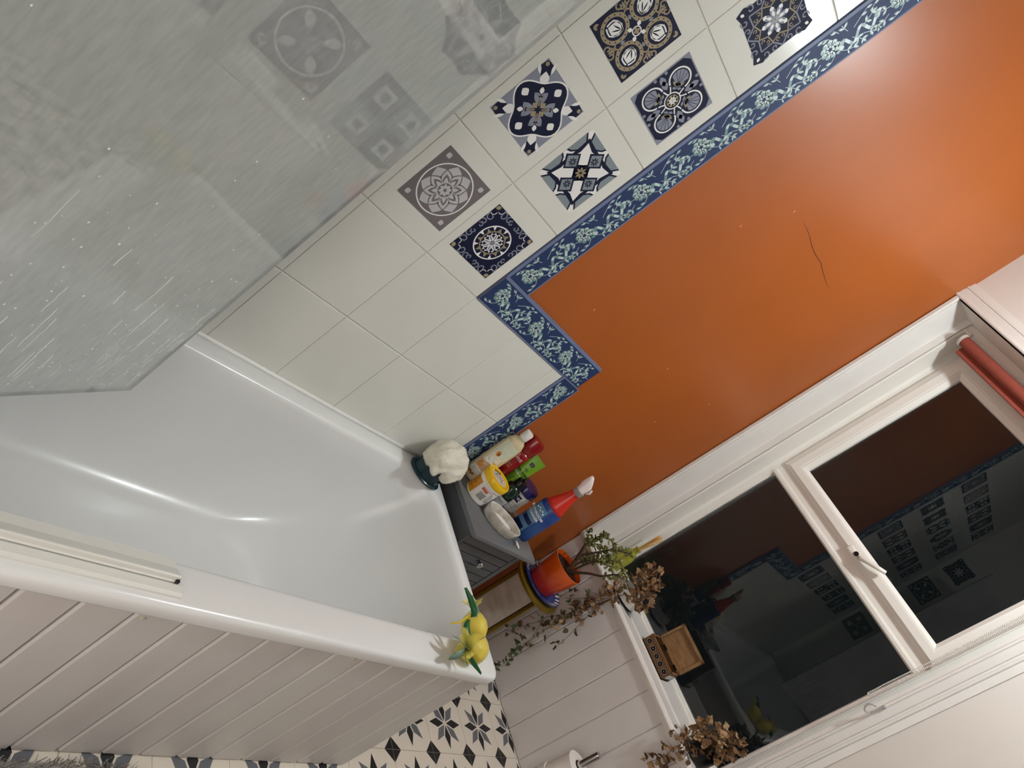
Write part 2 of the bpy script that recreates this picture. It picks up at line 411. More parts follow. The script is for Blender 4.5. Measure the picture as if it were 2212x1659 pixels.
for f,mi in zip(d.mb.f,d.mb.m): mb.f.append(tuple(n0+k for k in f)); mb.m.append(mb.mi(d.mb.mats[mi]))
proto=mb.build('floor_tile',fix=False); fme=proto.data; bpy.data.objects.remove(proto)
xf,yf=.6287,-.6999
for i in range(-4,8):
    for j in range(-10,4):
        cx=xf+(i+.5)*t; cy=yf+(j+.5)*t
        if cx<.0-t/2 or cx>1.98 or cy<-2.72 or cy>.1: continue
        if cx<.55 and cy<-1.1: continue
        inst('tile',fme,floor,(cx,cy,0))
# ceiling, other walls
mb=MB(); mb.box((-.1,-2.8,2.5),(2.05,.3,2.6),m_white); tag(mb.build('ceiling'),kind='structure')
mb=MB(); mb.box((1.92,-2.8,-.05),(2.02,.3,2.5),mat('taupe_wall_paint',(128,120,114),.6)); tag(mb.build('wall_right'),kind='structure')
wb=MB(); wb.box((-.1,-2.78,-.05),(2.0,-2.652,2.5),m_white); wall_back=tag(wb.build('wall_back'),kind='structure')
mb=MB(); mb.box((-.12,-2.8,-.05),(-.008,.30,2.5),m_orange); wall_left=tag(mb.build('wall_left'),kind='structure')
mb=MB(); mb.box((-.009,-2.65,.51),(-.0024,-1.3538,2.5),m_grout); mb.box((-.009,-1.3538,.51),(-.0024,-.9015,1.0202),m_grout); mb.build('grout_bed',wall_left)
# tiles on the left wall
tw,th=.1995-.0007,.25056-.0034
full=bev_tile(tw,th,.006,.0011,m_tile,'tile'); tiles={}
for i in range(-5,2):
    for j in range(0,8):
        if j==7:
            hh=2.4995-H(7); me=bev_tile(tw,hh,.006,.0011,m_tile,'tile'); cz=H(7)+hh/2
        else: me=full; cz=(H(j)+H(j+1))/2
        y0=V(i)
        if i==-5: 
            ww=V(-4)+2.651; me=bev_tile(ww-.002,th if j<7 else hh,.006,.0011,m_tile,'tile'); cy=V(-4)-ww/2
        else: cy=(V(i)+V(i+1))/2
        tiles[(i,j)]=inst('tile',me,wall_left,(0,cy,cz))
for i in (2,3):
    for j in (0,1): tiles[(i,j)]=inst('tile',full,wall_left,(0,(V(i)+V(i+1))/2,(H(j)+H(j+1))/2))
pw=-.9015-V(4); pm=bev_tile(pw-.002,th,.006,.0011,m_tile,'tile')
for j in (0,1): inst('tile',pm,wall_left,(0,V(4)+pw/2,(H(j)+H(j+1))/2))
# stickers
def sticker(fn,name,k=.0735):
    d=Draw(lambda u,v,o:(.0004+o,u*k,v*k)); fn(d); o=d.mb.build(name,fix=False); me=o.data; bpy.data.objects.remove(o); return me
SK={n:sticker(f,'tile_sticker') for n,f in dict(rosette=st_rosette,mandala=st_mandala,geo=st_geo,shell=st_shell,circles=st_circles,star=st_star,ornate=st_ornate,blocks=st_blocks,quatre=st_quatre,facet=st_facet).items()}
SL={'rosette':'taupe and pale grey rosette tile sticker','mandala':'round navy, white and tan mandala tile sticker','geo':'geometric navy, white and slate tile sticker','shell':'navy tile sticker with four grey shells','circles':'navy tile sticker with four tan rings','star':'dark eight-pointed star tile sticker','ornate':'navy scrollwork tile sticker with tan cross','blocks':'tile sticker of square blocks behind the glass','quatre':'ringed quatrefoil tile sticker behind the glass','facet':'faceted star tile sticker behind the glass'}
place={(0,2):('rosette',-1.6497,1.1511),(0,3):('ornate',-1.6567,1.406),(0,4):('circles',-1.652,1.647),(1,2):('mandala',-1.4585,1.1456),(1,3):('geo',-1.4603,1.4017),(1,4):('shell',-1.4607,1.6474),(1,5):('star',-1.462,1.901),(-1,2):('blocks',-1.849,1.154),(-1,3):('facet',-1.852,1.399),(-2,2):('quatre',-2.048,1.160)}
keys=list(SK); q=0
for i in range(-4,2):
    for j in range(2,7):
        if (i,j) not in place: place[(i,j)]=(keys[(i*3+j*5+q)%10],(V(i)+V(i+1))/2,(H(j)+H(j+1))/2)
for (i,j),(n,y,z) in place.items():
    o=inst('tile_sticker',SK[n],tiles[(i,j)],(0,y,z))
    if (i,j) in ((0,2),(0,3),(0,4),(1,2),(1,3),(1,4),(1,5),(-1,2),(-1,3),(-2,2)): o['label']=SL[n]
# tiled back wall at the head of the bath
mb=MB(); mb.box((.0,-2.655,.51),(.8,-2.6505,2.3),m_grout); mb.build('grout_bed',wall_back)
for i in range(4):
    for j in range(0,7):
        cx=.1+i*.1995; cz=(H(j)+H(j+1))/2
        tt=inst('tile',full,wall_back,(cx,-2.646,cz),(0,0,PI/2))
        if j>=2 and j<6: inst('tile_sticker',SK[keys[(i*3+j*7)%10]],tt,(cx,-2.6455,cz),(0,0,PI/2))
# border strips with printed bows, ribbons and leaves
def border(fn,length,flip=0):
    d=Draw(fn,.00008); W=.0975
    d.poly([(0,0),(length,0),(length,W),(0,W)],m_be); d.L().poly([(0,.004),(length,.004),(length,W-.009),(0,W-.009)],m_bn)
    P=.167; n=int(length/P)+2; rr=random.Random(3)
    def clip(u): return 0.002<u<length-.002
    def leaf(u,v,a,l=.015,w=.0034):
        if clip(u) and clip(u+l*math.cos(a)) and .004<v+l*math.sin(a)<W-.010: d.petal(u,v,a,l,w,m_b2)
    def leaf2(u,v,a,l=.014,w=.0018):
        if clip(u) and clip(u+l*math.cos(a)) and .004<v+l*math.sin(a)<W-.010: d.petal(u+.001*math.cos(a+1.5),v+.001*math.sin(a+1.5),a,l*.9,w,m_b1)
    sprigs=[((.100,.060),(.120,.074),(.134,.082),.9),((.052,.065),(.040,.078),(.030,.083),2.4),((.060,.030),(.076,.018),(.090,.014),-.6),((.012,.030),(.000,.022),(-.014,.020),3.5),((.112,.050),(.128,.052),(.144,.062),.4),((.086,.062),(.080,.074),(.076,.085),1.8),((.048,.028),(.036,.016),(.022,.012),3.8),((.118,.030),(.132,.022),(.146,.016),-.3),((.140,.070),(.152,.078),(.160,.084),1.2),((.066,.072),(.062,.080),(.056,.086),2.0),((.02,.045),(.008,.046),(-.006,.050),3.0),((.092,.040),(.104,.030),(.112,.018),-1.0)]
    d.L()
    for k in range(-1,n):
        o=k*P
        for pth in sprigs:
            pts=[(o+p[0],p[1]) for p in pth[:3]]
            if all(clip(p[0]) for p in pts): d.strip(pts,.0006,m_b1)
    d.L()
    L2=[]
    for k in range(-1,n):
        o=k*P
        for pth in sprigs:
            a=pth[3]
            for t_,(dx) in ((0.5,0),(1,1)):

                p=pth[1] if t_==.5 else pth[2]
                for sg in (-1,1): L2.append((o+p[0],p[1],a+sg*.9))
                if t_==1: L2.append((o+p[0],p[1],a))
    for x in L2: leaf(*x)
    d.L()
    for x in L2: leaf2(*x)
    d.L()
    for k in range(-1,n):
        o=k*P
        pts=[(o+.06+s*.105,.034+.013*math.sin(s*15)+.012*s) for s in [i/26 for i in range(27)]]
        pts=[p for p in pts if clip(p[0])]
        if len(pts)>3: d.strip(pts,.0036,m_b1,m_b2,2)
    d.L()
    for k in range(-1,n):
        o=k*P; c=(o+.040,.050)
        for i in range(9):
            a=i*2*PI/9; x,y=c[0]+.0165*math.cos(a),c[1]+.0165*math.sin(a)
            if clip(x-.008) and clip(x+.008): d.disc(x,y,.0072,m_b2,9); d.L().disc(x+.001,y+.0015,.005,m_b1,8); d.L().disc(x-.0006,y-.0006,.003,m_b2,7); d.k-=2
        c2=(o+.058,.040)
        for i in range(6):
            a=i*2*PI/6+.3; x,y=c2[0]+.010*math.cos(a),c2[1]+.010*math.sin(a)
            if clip(x-.006) and clip(x+.006): d.disc(x,y,.0055,m_b1 if i%2 else m_b2,8)
    d.L()
    for k in range(-1,n):
        o=k*P; c=(o+.040,.050)
        for i in range(7):
            a=i*2*PI/7+.4
            if clip(c[0]+.018) and clip(c[0]-.018): d.petal(c[0]+.003*math.cos(a),c[1]+.003*math.sin(a),a,.012,.003,m_b1); 
        if clip(c[0]-.01) and clip(c[0]+.01): d.L().ring(c[0],c[1],.010,.0112,m_bn,16,.3,4); d.ring(c[0],c[1],.0035,.0045,m_bn,10); d.k-=1
    return d.mb
def strip(name,a,b,fn,length,label):
    mb=MB(); mb.box(a,b,m_be); o=mb.build(name,wall_left); o['label']=label
    p=border(fn,length).build('printed_pattern',o,fix=False); return o
X0=.0021
strip('border_strip',(-.008,-1.3502,1.116),(.002,-1.2527,2.4995),lambda u,v,o:(X0+o,-1.2527-v,1.116+u),1.38,'tall navy floral border strip')
strip('border_strip',(-.008,-1.347,1.0205),(.0022,-.82,1.118),lambda u,v,o:(X0+.0002+o,-1.347+u,1.0205+v),.527,'navy floral border strip along the step')
strip('border_strip',(-.008,-.9005,.527),(.002,-.803,1.0203),lambda u,v,o:(X0+o,-.803-v,1.0203-u),.49,'lower navy floral border strip by the bottles')
# nicks and a hairline crack in the orange paint
m_ck=mat('crack_shadow',(96,42,14),.7)
mb=MB(); P=[(-.0078,-.836+.0345*k+R.uniform(-.002,.002),1.812+.003*math.sin(k*1.3)+R.uniform(-.0015,.0015)) for k in range(11)]
mb.tube(P,[.0004+.0007*math.sin(PI*k/10) for k in range(11)],m_ck,5); mb.build('paint_crack',wall_left)
for y,z in ((-.90,1.80),(-.62,1.27),(-.40,1.12),(-.98,1.66),(-1.05,1.22),(-.30,1.30)):
    mb=MB(); mb.box((-.0085,y-.0015,z-.0035),(-.0074,y+.0012,z+.0025),mat('bare_nick',(222,170,140),.7)); mb.build('paint_nick',wall_left)
# window wall
mb=MB()
mb.box((-.008,.014,-.05),(2.0,.34,.57),m_board); mb.box((.975,0,.5885),(2.0,.34,2.5),m_white); mb.box((.975,.0145,.56),(2.0,.34,.5885),m_board); mb.box((-.008,0,2.20),(.975,.34,2.5),m_white)
wall_window=tag(mb.build('wall_window'),kind='structure')
mb=MB(); mb.box((-.012,.006,0),(1.92,.0138,.588),m_board); mb.build('backing',wall_window)
xs=[-.008]+[.0595+.11505*k for k in range(17)]
for a,b in zip(xs[:-1],xs[1:]):
    mb=MB(); g=.0009
    prof=[(a+g,.013),(a+g,.003),(a+g+.0035,0),(b-g-.0035,0),(b-g,.003),(b-g,.013)]
    mb.ext(prof,'z',.004,.588,m_board); mb.build('board',wall_window)
# window
win=tag(bpy.data.objects.new('window_1',None),kind='structure'); COL.objects.link(win)
mb=MB(); mb.ext([(-.008,-.012),(-.002,-.019),(.009,-.019),(.013,-.012),(.011,-.002),(.013,.004),(.033,.092),(.036,.098),(.0585,.100),(.0585,.1115),(-.008,.1115)],'z',.598,2.1945,m_gloss); mb.build('jamb_lining',win)
mb=MB(); mb.ext([(.985,-.012),(.985,.12),(.964,.12),(.964,.100),(.975,.098),(.975,-.012)],'z',.598,2.1945,m_gloss); mb.build('jamb_lining',win)
mb=MB(); mb.box((-.006,-.016,2.1945),(.99,.20,2.215),m_gloss); mb.build('soffit_board',win)
mb=MB(); mb.ext([(-.003,.572),(-.008,.580),(-.013,.586),(-.015,.594),(-.011,.601),(-.003,.605),(.038,.604),(.043,.600),(.072,.600),(.077,.6035),(.15,.602),(.22,.601),(.22,.572)],'x',-.006,1.065,m_gloss); mb.build('window_sill',win)
def loft(name,rects,m,parent,close=False):
    mb=MB(); vs=[];fs=[]
    for x0,x1,z0,z1,y in rects: vs+=[(x0,y,z0),(x1,y,z0),(x1,y,z1),(x0,y,z1)]
    for k in range(len(rects)-1):
        for i in range(4): j=(i+1)%4; fs.append((4*k+i,4*k+j,4*k+4+j,4*k+4+i))
    mb.add(vs,fs,m); return mb.build(name,parent)
loft('outer_frame',[(0,1.0,.57,2.22,.24),(0,1.0,.57,2.22,.113),(.0605,.9465,.5985,2.168,.113),(.0605,.9465,.5985,2.168,.104),(.064,.943,.599,2.165,.103),(.067,.941,.6005,2.163,.108),(.067,.941,.601,2.163,.205),(.075,.934,.604,2.155,.215),(.098,.914,.611,2.12,.217),(.103,.909,.615,2.11,.228),(.103,.909,.615,2.11,.24)],m_upvc,win)
mb=MB(); mb.ext([(.238,1.334),(.216,1.336),(.208,1.341),(.207,1.352),(.212,1.354),(.212,1.357),(.215,1.359),(.215,1.395),(.238,1.395)],'x',.098,.916,m_upvc); mb.build('transom',win)
sash=loft('opening_sash',[(.094,.932,1.390,2.135,.235),(.094,.932,1.390,2.135,.214),(.0975,.93,1.3915,2.132,.206),(.119,.912,1.406,2.115,.195),(.145,.893,1.431,2.085,.195),(.1455,.8925,1.4315,2.0845,.199),(.152,.886,1.437,2.079,.199),(.168,.873,1.450,2.06,.212),(.168,.873,1.45,2.06,.232)],m_upvc,win)
# thin glass
def thin_glass(name,tint=(1,1,1),rough=0.0):
    m=bpy.data.materials.new(name); m.use_nodes=True; nt=m.node_tree; nt.nodes.clear()
    o=nt.nodes.new('ShaderNodeOutputMaterial'); tr=nt.nodes.new('ShaderNodeBsdfTransparent'); tr.inputs[0].default_value=tint+(1,)
    gl=nt.nodes.new('ShaderNodeBsdfGlossy'); gl.inputs['Roughness'].default_value=rough; fr=nt.nodes.new('ShaderNodeFresnel'); fr.inputs[0].default_value=1.5
    mx=nt.nodes.new('ShaderNodeMixShader'); nt.links.new(fr.outputs[0],mx.inputs[0]); nt.links.new(tr.outputs[0],mx.inputs[1]); nt.links.new(gl.outputs[0],mx.inputs[2]); nt.links.new(mx.outputs[0],o.inputs[0]); return m
m_glass=thin_glass('window_glass')
for x0,x1,z0,z1 in ((.10,.912,.612,1.338),(.165,.876,1.447,2.063)):
    mb=MB(); mb.box((x0,.226,z0),(x1,.2275,z1),m_glass); mb.build('glass_pane',win)
mb=MB(); mb.box((.488,.188,1.397),(.549,.196,1.418),m_upvc,.003); h=mb.build('window_handle',win,True)
mb=MB(); mb.lathe([(.0,0),(.0085,0),(.0085,.004),(0,.004)],m_black,n=16,T=Matrix.Translation((.524,.188,1.412))@Matrix.Rotation(PI/2,4,'X')); mb.build('key_lock',h)
mb=MB(); mb.tube([(.54,.186,1.411),(.55,.176,1.417),(.575,.170,1.430),(.60,.168,1.441),(.628,.170,1.4535)],[.009,.0095,.009,.008,.007],m_upvc,10); mb.build('lever',h,True)
# architraves
def arch_prof(w): # (across, out)
    return [(0,0),(0,.020),(.003,.023),(.009,.023),(.011,.019),(.014,.018),(.034,.018),(.037,.013),(.041,.013),(.043,.017),(.050,.017),(.053,.011),(.060,.010),(w,.008),(w,0)]
mb=MB(); mb.ext([(-o_,2.1945+a) for a,o_ in arch_prof(.072)],'x',-.008,1.062,m_gloss); tag(mb.build('trim_1'),kind='structure')
mb=MB(); mb.ext([(.986+a,-o_) for a,o_ in arch_prof(.074)],'z',.60,2.1945,m_gloss); tag(mb.build('trim_2'),kind='structure')
# bath-edge silicone
mb=MB(); mb.tube([(.0025,-2.645,.5265),(.0025,-2.0,.5262),(.0025,-1.5,.5266),(.0025,-.905,.5262)],.0055,m_sil,8); tag(mb.build('trim_3',smooth=True),kind='structure')
# =================== BATH ===================
bath=thing('bathtub','white acrylic bathtub with panelled side, built in along the tiled wall','bathtub',(.35,-1.75,0))
def rrect(x0,x1,y0,y1,r,n=10):
    P=[]
    for cx,cy,a0 in ((x1-r,y1-r,0),(x0+r,y1-r,PI/2),(x0+r,y0+r,PI),(x1-r,y0+r,1.5*PI)):
        for i in range(n+1): a=a0+PI/2*i/n; P.append((cx+r*math.cos(a),cy+r*math.sin(a)))
    return P
rings=[(.487,.006,.676,-2.63,-.915,.02),(.4865,.001,.688,-2.64,-.905,.022),(.492,.0005,.6905,-2.64,-.9035,.022),(.512,.0005,.6905,-2.64,-.9035,.022),(.5185,.001,.6890,-2.64,-.905,.024),(.5222,.002,.685,-2.64,-.9075,.026),(.5235,.004,.678,-2.638,-.913,.03),
(.5236,.052,.618,-2.50,-.935,.125),(.5225,.056,.611,-2.505,-.939,.128),(.518,.061,.605,-2.51,-.944,.13),(.508,.066,.600,-2.515,-.950,.13),]
for k in range(1,25):
    ph=PI/2*k/24; c_,s_=max(0,math.cos(ph)),math.sin(ph); si=.175*(1-c_**.60); fa=.50*(.35*s_**.9+.65*(1-c_**.80)); nr=.16*(1-c_**.6)
    rings.append((.508-.368*s_**.66,.066+si,.600-si,-2.515+nr,-.950-fa,.13-.03*(k/24)**3))
mb=MB(); n=44; vs=[];fs=[]
for z,x0,x1,y0,y1,r in rings: vs+=[(x,y,z) for x,y in rrect(x0,x1,y0,y1,r)]
for k in range(len(rings)-1):
    for i in range(n): j=(i+1)%n; fs.append((k*n+i,k*n+j,(k+1)*n+j,(k+1)*n+i))
fs.append(tuple((len(rings)-1)*n+i for i in range(n)))
mb.add(vs,fs,m_acr); mb.build('tub',bath,True,auto=None)
bp=MB(); bp.box((.650,-2.64,.0),(.672,-.925,.486),mat('groove_shade',(150,144,138),.6)); fr_=bp.build('panel_backing',bath)  # shade in the grooves put into the backing as a darker grey
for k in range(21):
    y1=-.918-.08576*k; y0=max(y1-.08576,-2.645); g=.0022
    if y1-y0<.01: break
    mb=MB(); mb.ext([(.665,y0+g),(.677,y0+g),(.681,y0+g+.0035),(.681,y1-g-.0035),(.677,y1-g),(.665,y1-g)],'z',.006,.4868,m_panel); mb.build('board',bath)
mb=MB(); mb.box((.10,-.925,.006),(.678,-.918,.486),m_panel); mb.build('end_panel',bath)
m_scr=mat('screw_beige',(196,190,172),.5)
for y,z in ((-1.645-.2,.468),(-1.355-.02,.472),(-.985,.474)):
    mb=MB(); mb.lathe([(0,0),(.0045,0),(.004,.002),(.002,.003),(0,.003)],m_scr,n=10,T=Matrix.Translation((.681,y,z))@Matrix.Rotation(PI/2,4,'Y')); mb.build('screw_cap',bath)
# old screen track along the bath rim
tr=thing('screen_track','white channel track running along the outer rim of the bath','track',(.64,-2.2,.5236))
mb=MB(); mb.ext([(.607,.5237),(.607,.5275),(.625,.531),(.641,.540),(.6445,.5415),(.6475,.5405),(.648,.532),(.6505,.5305),(.6505,.5237)],'y',-2.62,-1.832,m_alu); mb.build('inner_channel',tr)
mb=MB(); mb.ext([(.652,.5237),(.652,.5295),(.655,.5315),(.668,.5315),(.6735,.5285),(.6735,.5237)],'y',-2.62,-1.822,m_alu); mb.build('outer_channel',tr)
mb=MB(); mb.box((.6465,-1.836,.524),(.6525,-1.830,.5355),m_black); mb.build('seal_end',tr)
mb=MB(); pts=[(.6055+R.uniform(-.0012,.0012),y,.5245) for y in [-2.6+.03*i for i in range(26)]]; mb.tube(pts,.0016,m_sil,6); mb.build('sealant_bead',tr,True)
# soap flake + hair in tub
mb=MB(); mb.add([(x,y,z) for z in (.1405,.143) for x,y in ((.150,-1.846),(.158,-1.852),(.170,-1.846),(.171,-1.836),(.160,-1.830),(.151,-1.836))],[tuple(range(6))[::-1],tuple(range(6,12))]+[(i,(i+1)%6,6+(i+1)%6,6+i) for i in range(6)],m_sil)
o=mb.build('soap_flake'); tag(o,'small white soap flake lying on the floor of the bath','soap flake')
# =================== GLASS SCREEN ===================
m=bpy.data.materials.new('limescaled_glass'); m.use_nodes=True; nt=m.node_tree; nt.nodes.clear(); N=nt.nodes.new; LK=nt.links.new
out=N('ShaderNodeOutputMaterial'); tc=N('ShaderNodeTexCoord')
mp=N('ShaderNodeMapping'); mp.inputs['Scale'].default_value=(1,1,.25); LK(tc.outputs['Object'],mp.inputs[0])
n1=N('ShaderNodeTexNoise'); n1.inputs['Scale'].default_value=140; n1.inputs['Detail'].default_value=6; LK(mp.outputs[0],n1.inputs['Vector'])
n2=N('ShaderNodeTexNoise'); n2.inputs['Scale'].default_value=3.0; n2.inputs['Detail'].default_value=3; LK(tc.outputs['Object'],n2.inputs['Vector'])
n3=N('ShaderNodeTexVoronoi'); n3.inputs['Scale'].default_value=130; LK(tc.outputs['Object'],n3.inputs['Vector'])
sx=N('ShaderNodeSeparateXYZ'); LK(tc.outputs['Object'],sx.inputs[0])
mr=N('ShaderNodeMapRange'); mr.inputs[1].default_value=.35; mr.inputs[2].default_value=.62; mr.inputs[3].default_value=.88; mr.inputs[4].default_value=.36; LK(sx.outputs['Z'],mr.inputs[0])
a1=N('ShaderNodeMath'); a1.operation='MULTIPLY_ADD'; a1.inputs[1].default_value=.15; a1.inputs[2].default_value=-.075; LK(n1.outputs[0],a1.inputs[0])
a2=N('ShaderNodeMath'); a2.operation='MULTIPLY_ADD'; a2.inputs[1].default_value=.3; a2.inputs[2].default_value=-.15; LK(n2.outputs[0],a2.inputs[0])
a3=N('ShaderNodeMath'); a3.operation='ADD'; LK(a1.outputs[0],a3.inputs[0]); LK(a2.outputs[0],a3.inputs[1])
a4=N('ShaderNodeMath'); a4.operation='ADD'; a4.use_clamp=True; LK(a3.outputs[0],a4.inputs[0]); LK(mr.outputs[0],a4.inputs[1])
tr_=N('ShaderNodeBsdfTransparent'); tr_.inputs[0].default_value=(.93,.97,.96,1)
df=N('ShaderNodeBsdfDiffuse'); df.inputs[0].default_value=srgb((248,252,251)); tl=N('ShaderNodeBsdfTranslucent'); tl.inputs[0].default_value=srgb((226,234,230))
m1=N('ShaderNodeMixShader'); m1.inputs[0].default_value=.04; LK(df.outputs[0],m1.inputs[1]); LK(tl.outputs[0],m1.inputs[2])
m2=N('ShaderNodeMixShader'); LK(a4.outputs[0],m2.inputs[0]); LK(tr_.outputs[0],m2.inputs[1]); LK(m1.outputs[0],m2.inputs[2])
gs=N('ShaderNodeBsdfGlossy'); gs.inputs['Roughness'].default_value=.02
fr=N('ShaderNodeFresnel'); fr.inputs[0].default_value=1.95
bu=N('ShaderNodeBump'); bu.inputs['Strength'].default_value=.12; bu.inputs['Distance'].default_value=.0006
vr=N('ShaderNodeMapRange'); vr.inputs[1].default_value=.0; vr.inputs[2].default_value=.22; vr.inputs[3].default_value=1; vr.inputs[4].default_value=0; LK(n3.outputs[0],vr.inputs[0]); LK(vr.outputs[0],bu.inputs['Height'])
LK(bu.outputs[0],gs.inputs['Normal'])
m3=N('ShaderNodeMixShader'); LK(fr.outputs[0],m3.inputs[0]); LK(m2.outputs[0],m3.inputs[1]); LK(gs.outputs[0],m3.inputs[2]); LK(m3.outputs[0],out.inputs[0])
m_screen=m
scr=thing('shower_screen','limescale-hazed glass shower screen swung in over the bath','shower screen',(.334,-1.961,.578))
dx,dy=.5592,-.8290; nx,ny=.8290,.5592
mb=MB(); L_=.79; th_=.003
c=[(0,.580),(L_,.60),(L_,1.98),(0.0,1.98)]; vs=[]
for s in(-1,1):
    for u,z in c: vs.append((.3345+dx*u+nx*s*th_,-1.9613+dy*u+ny*s*th_,z))
m_edge=mat('glass_edge',(96,120,116),.2)
mb.add(vs,[(0,1,2,3),(7,6,5,4)],m_screen); mb.add(vs,[(0,4,5,1),(1,5,6,2),(2,6,7,3),(3,7,4,0)],m_edge); mb.build('glass_panel',scr,fix=True)
mb=MB(); mb.box((.768,-2.640,.555),(.792,-2.612,2.0),m_alu,.003); mb.build('hinge_post',scr)
mb=MB()
for i in range(170): # water drops standing on the glass
    u=R.uniform(.02,.6); z=.60+abs(R.gauss(0,.22)); s=R.uniform(.0008,.0018)
    if z>1.6: continue
    bm=bmesh.new(); bmesh.ops.create_icosphere(bm,subdivisions=1,radius=1)
    T=Matrix.Translation((.3345+dx*u+nx*th_,-1.9613+dy*u+ny*th_,z))@Matrix.Rotation(math.atan2(ny,nx),4,'Z')@Matrix.Diagonal((s*.5,s,s*1.3,1))
    mb.frombm(bm,mat('water_drop',(235,240,240),.03,spec=.9),T)
o=mb.build('water_drops',scr,True); tag(o,kind='stuff')
mb=MB(); m_lime=mat('limescale',(236,240,238),.8)
for i in range(46): # dried drip runs
    u=R.uniform(.01,.42); z=.595+abs(R.gauss(0,.12)); l=R.uniform(.02,.09); pts=[]; uu=u
    for k in range(7):
        uu+=R.uniform(-.0012,.0012); pts.append((.3345+dx*uu+nx*(th_+.0002),-1.9613+dy*uu+ny*(th_+.0002),z+l*k/6))
    mb.tube(pts,R.uniform(.0003,.0007),m_lime,4)
o=mb.build('drip_runs',scr,fix=False); tag(o,kind='stuff')
# =================== LAMP (above the frame) ===================
lf=thing('ceiling_light','round ceiling light fitting with a brass rose','ceiling light',(.96,-.52,2.5))
mb=MB(); mb.lathe([(0,2.5),(.055,2.5),(.05,2.482),(.02,2.475),(.018,2.455),(0,2.455)],mat('brass',(180,150,90),.3,metal=1),(.96,-.52,0)); mb.build('ceiling_rose',lf,True)
# =================== CABINET ===================
m_cab=mat('grey_cabinet_paint',(84,86,89),.38,noise=.08,nscale=10); m_ctop=mat('grey_cabinet_top',(106,108,110),.22,noise=.06,nscale=12)
cab=thing('bathroom_cabinet','narrow grey wooden cabinet between the foot of the bath and the window wall','cabinet',(.14,-.717,0))
mb=MB(); mb.box((.006,-.888,.560),(.285,-.542,.578),m_ctop,.006); mb.build('cabinet_top',cab,True,auto=40)
mb=MB(); mb.box((.008,-.868,.06),(.243,-.575,.560),m_cab); mb.box((.008,-.868,0),(.03,-.84,.06),m_cab); mb.box((.22,-.868,0),(.243,-.84,.06),m_cab); mb.box((.008,-.603,0),(.03,-.575,.06),m_cab); mb.box((.22,-.603,0),(.243,-.575,.06),m_cab); mb.build('carcass',cab)
mb=MB(); mb.box((.243,-.868,.06),(.258,-.853,.560),m_cab); mb.box((.243,-.597,.06),(.258,-.575,.560),m_cab); mb.box((.243,-.853,.543),(.258,-.597,.560),m_cab); mb.box((.243,-.853,.06),(.258,-.597,.085),m_cab); mb.build('face_frame',cab)
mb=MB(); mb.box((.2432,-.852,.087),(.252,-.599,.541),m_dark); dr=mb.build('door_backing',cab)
for k in range(14):
    z1=.540-.0335*k; z0=max(z1-.0305,.09)
    if z1-z0<.008: break
    mb=MB(); mb.ext([(.252,z0),(.2555,z0),(.257,z0+.0015),(.257,z1-.0015),(.2555,z1),(.252,z1)],'y',-.8505,-.6005,m_cab); mb.build('door_board',cab)
mb=MB(); mb.lathe([(.0,0),(.0045,0),(.004,.008),(.009,.014),(.0125,.018),(.0125,.021),(.008,.024),(0,.025)],m_chrome,n=20,T=Matrix.Translation((.257,-.713,.468))@Matrix.Rotation(PI/2,4,'Y')); mb.build('knob',cab,True)
ZT=.5782
# =================== THINGS ON THE CABINET ===================
FA=math.radians(-52)   # side of the bottles turned to the room
m_clear=mat('clear_plastic',(240,236,226),.08,trans=.85,ior=1.3); m_shamp=mat('cream_liquid_soap',(214,196,158),.2,noise=.05)
m_mint=mat('label_mint',(214,222,196),.3); m_peach=mat('label_peach',(214,170,140),.3); m_ivory=mat('label_ivory',(236,226,204),.3); m_brown=mat('label_brown',(150,84,36),.3)
m_pw=mat('white_plastic',(236,232,226),.22); m_red=mat('red_bottle',(140,16,22),.16,coat=.4); m_limeg=mat('lime_tube',(124,176,40),.28,noise=.04)
m_txtg=mat('text_dark_green',(20,44,30),.4); m_txtk=mat('text_charcoal',(44,50,54),.4); m_yel=mat('yellow_lid',(240,192,24),.25); m_org2=mat('label_orange',(206,140,40),.35); m_pink=mat('label_pink',(222,200,196),.3); m_coral=mat('label_coral',(206,96,76),.35)
def oval(mb,prof,m,c,rot,sx,sy,n=36):
    mb.lathe(prof,m,c,n,T=Matrix.Rotation(rot,4,'Z')@Matrix.Diagonal((sx,sy,1,1)))
# shampoo: clear flat oval bottle, creamy liquid, white cap
def on_oval(c,rot,rx,ry,txt=None):
    return None
class Flat:
    """helper: front plane of an oval bottle (local u across, z up), bulging"""
    def __init__(s,c,rot,a,b): s.c=c;s.rot=rot;s.a=a;s.b=b
    def p(s,u,z,e=.0006):
        u_=max(-.999,min(.999,u/s.a)); y=-(s.b+e)*math.sqrt(1-u_*u_)
        co,si=math.cos(s.rot),math.sin(s.rot); return (s.c[0]+u*co-y*si,s.c[1]+u*si+y*co,z)
    def poly(s,mb,pts,m,e=.0006,seg=1):
        mb.add([s.p(u,z,e) for u,z in pts],[tuple(range(len(pts)))],m)
    def band(s,mb,u0,u1,z0,z1,m,e=.0006,n=8):
        vs=[];fs=[]
        for i in range(n+1):
            u=u0+(u1-u0)*i/n; vs+=[s.p(u,z0,e),s.p(u,z1,e)]
        for i in range(n): fs.append((2*i,2*i+2,2*i+3,2*i+1))
        mb.add(vs,fs,m)
    def text(s,mb,t,size,u,z,m,e=.0012,bold=0,rot=0):
        v,f=text_mesh(t,size,bold)
        if rot: v=[(-y,x,0) for x,y,_ in v]
        mb.add([s.p(u+x,z+y,e) for x,y,_ in v],f,m)
c=(.038,-.812,ZT); rz=math.radians(40)
sh=thing('shampoo_bottle','clear oval bottle of cream liquid soap with a white cap and a yellow-green flower label','bottle',c)
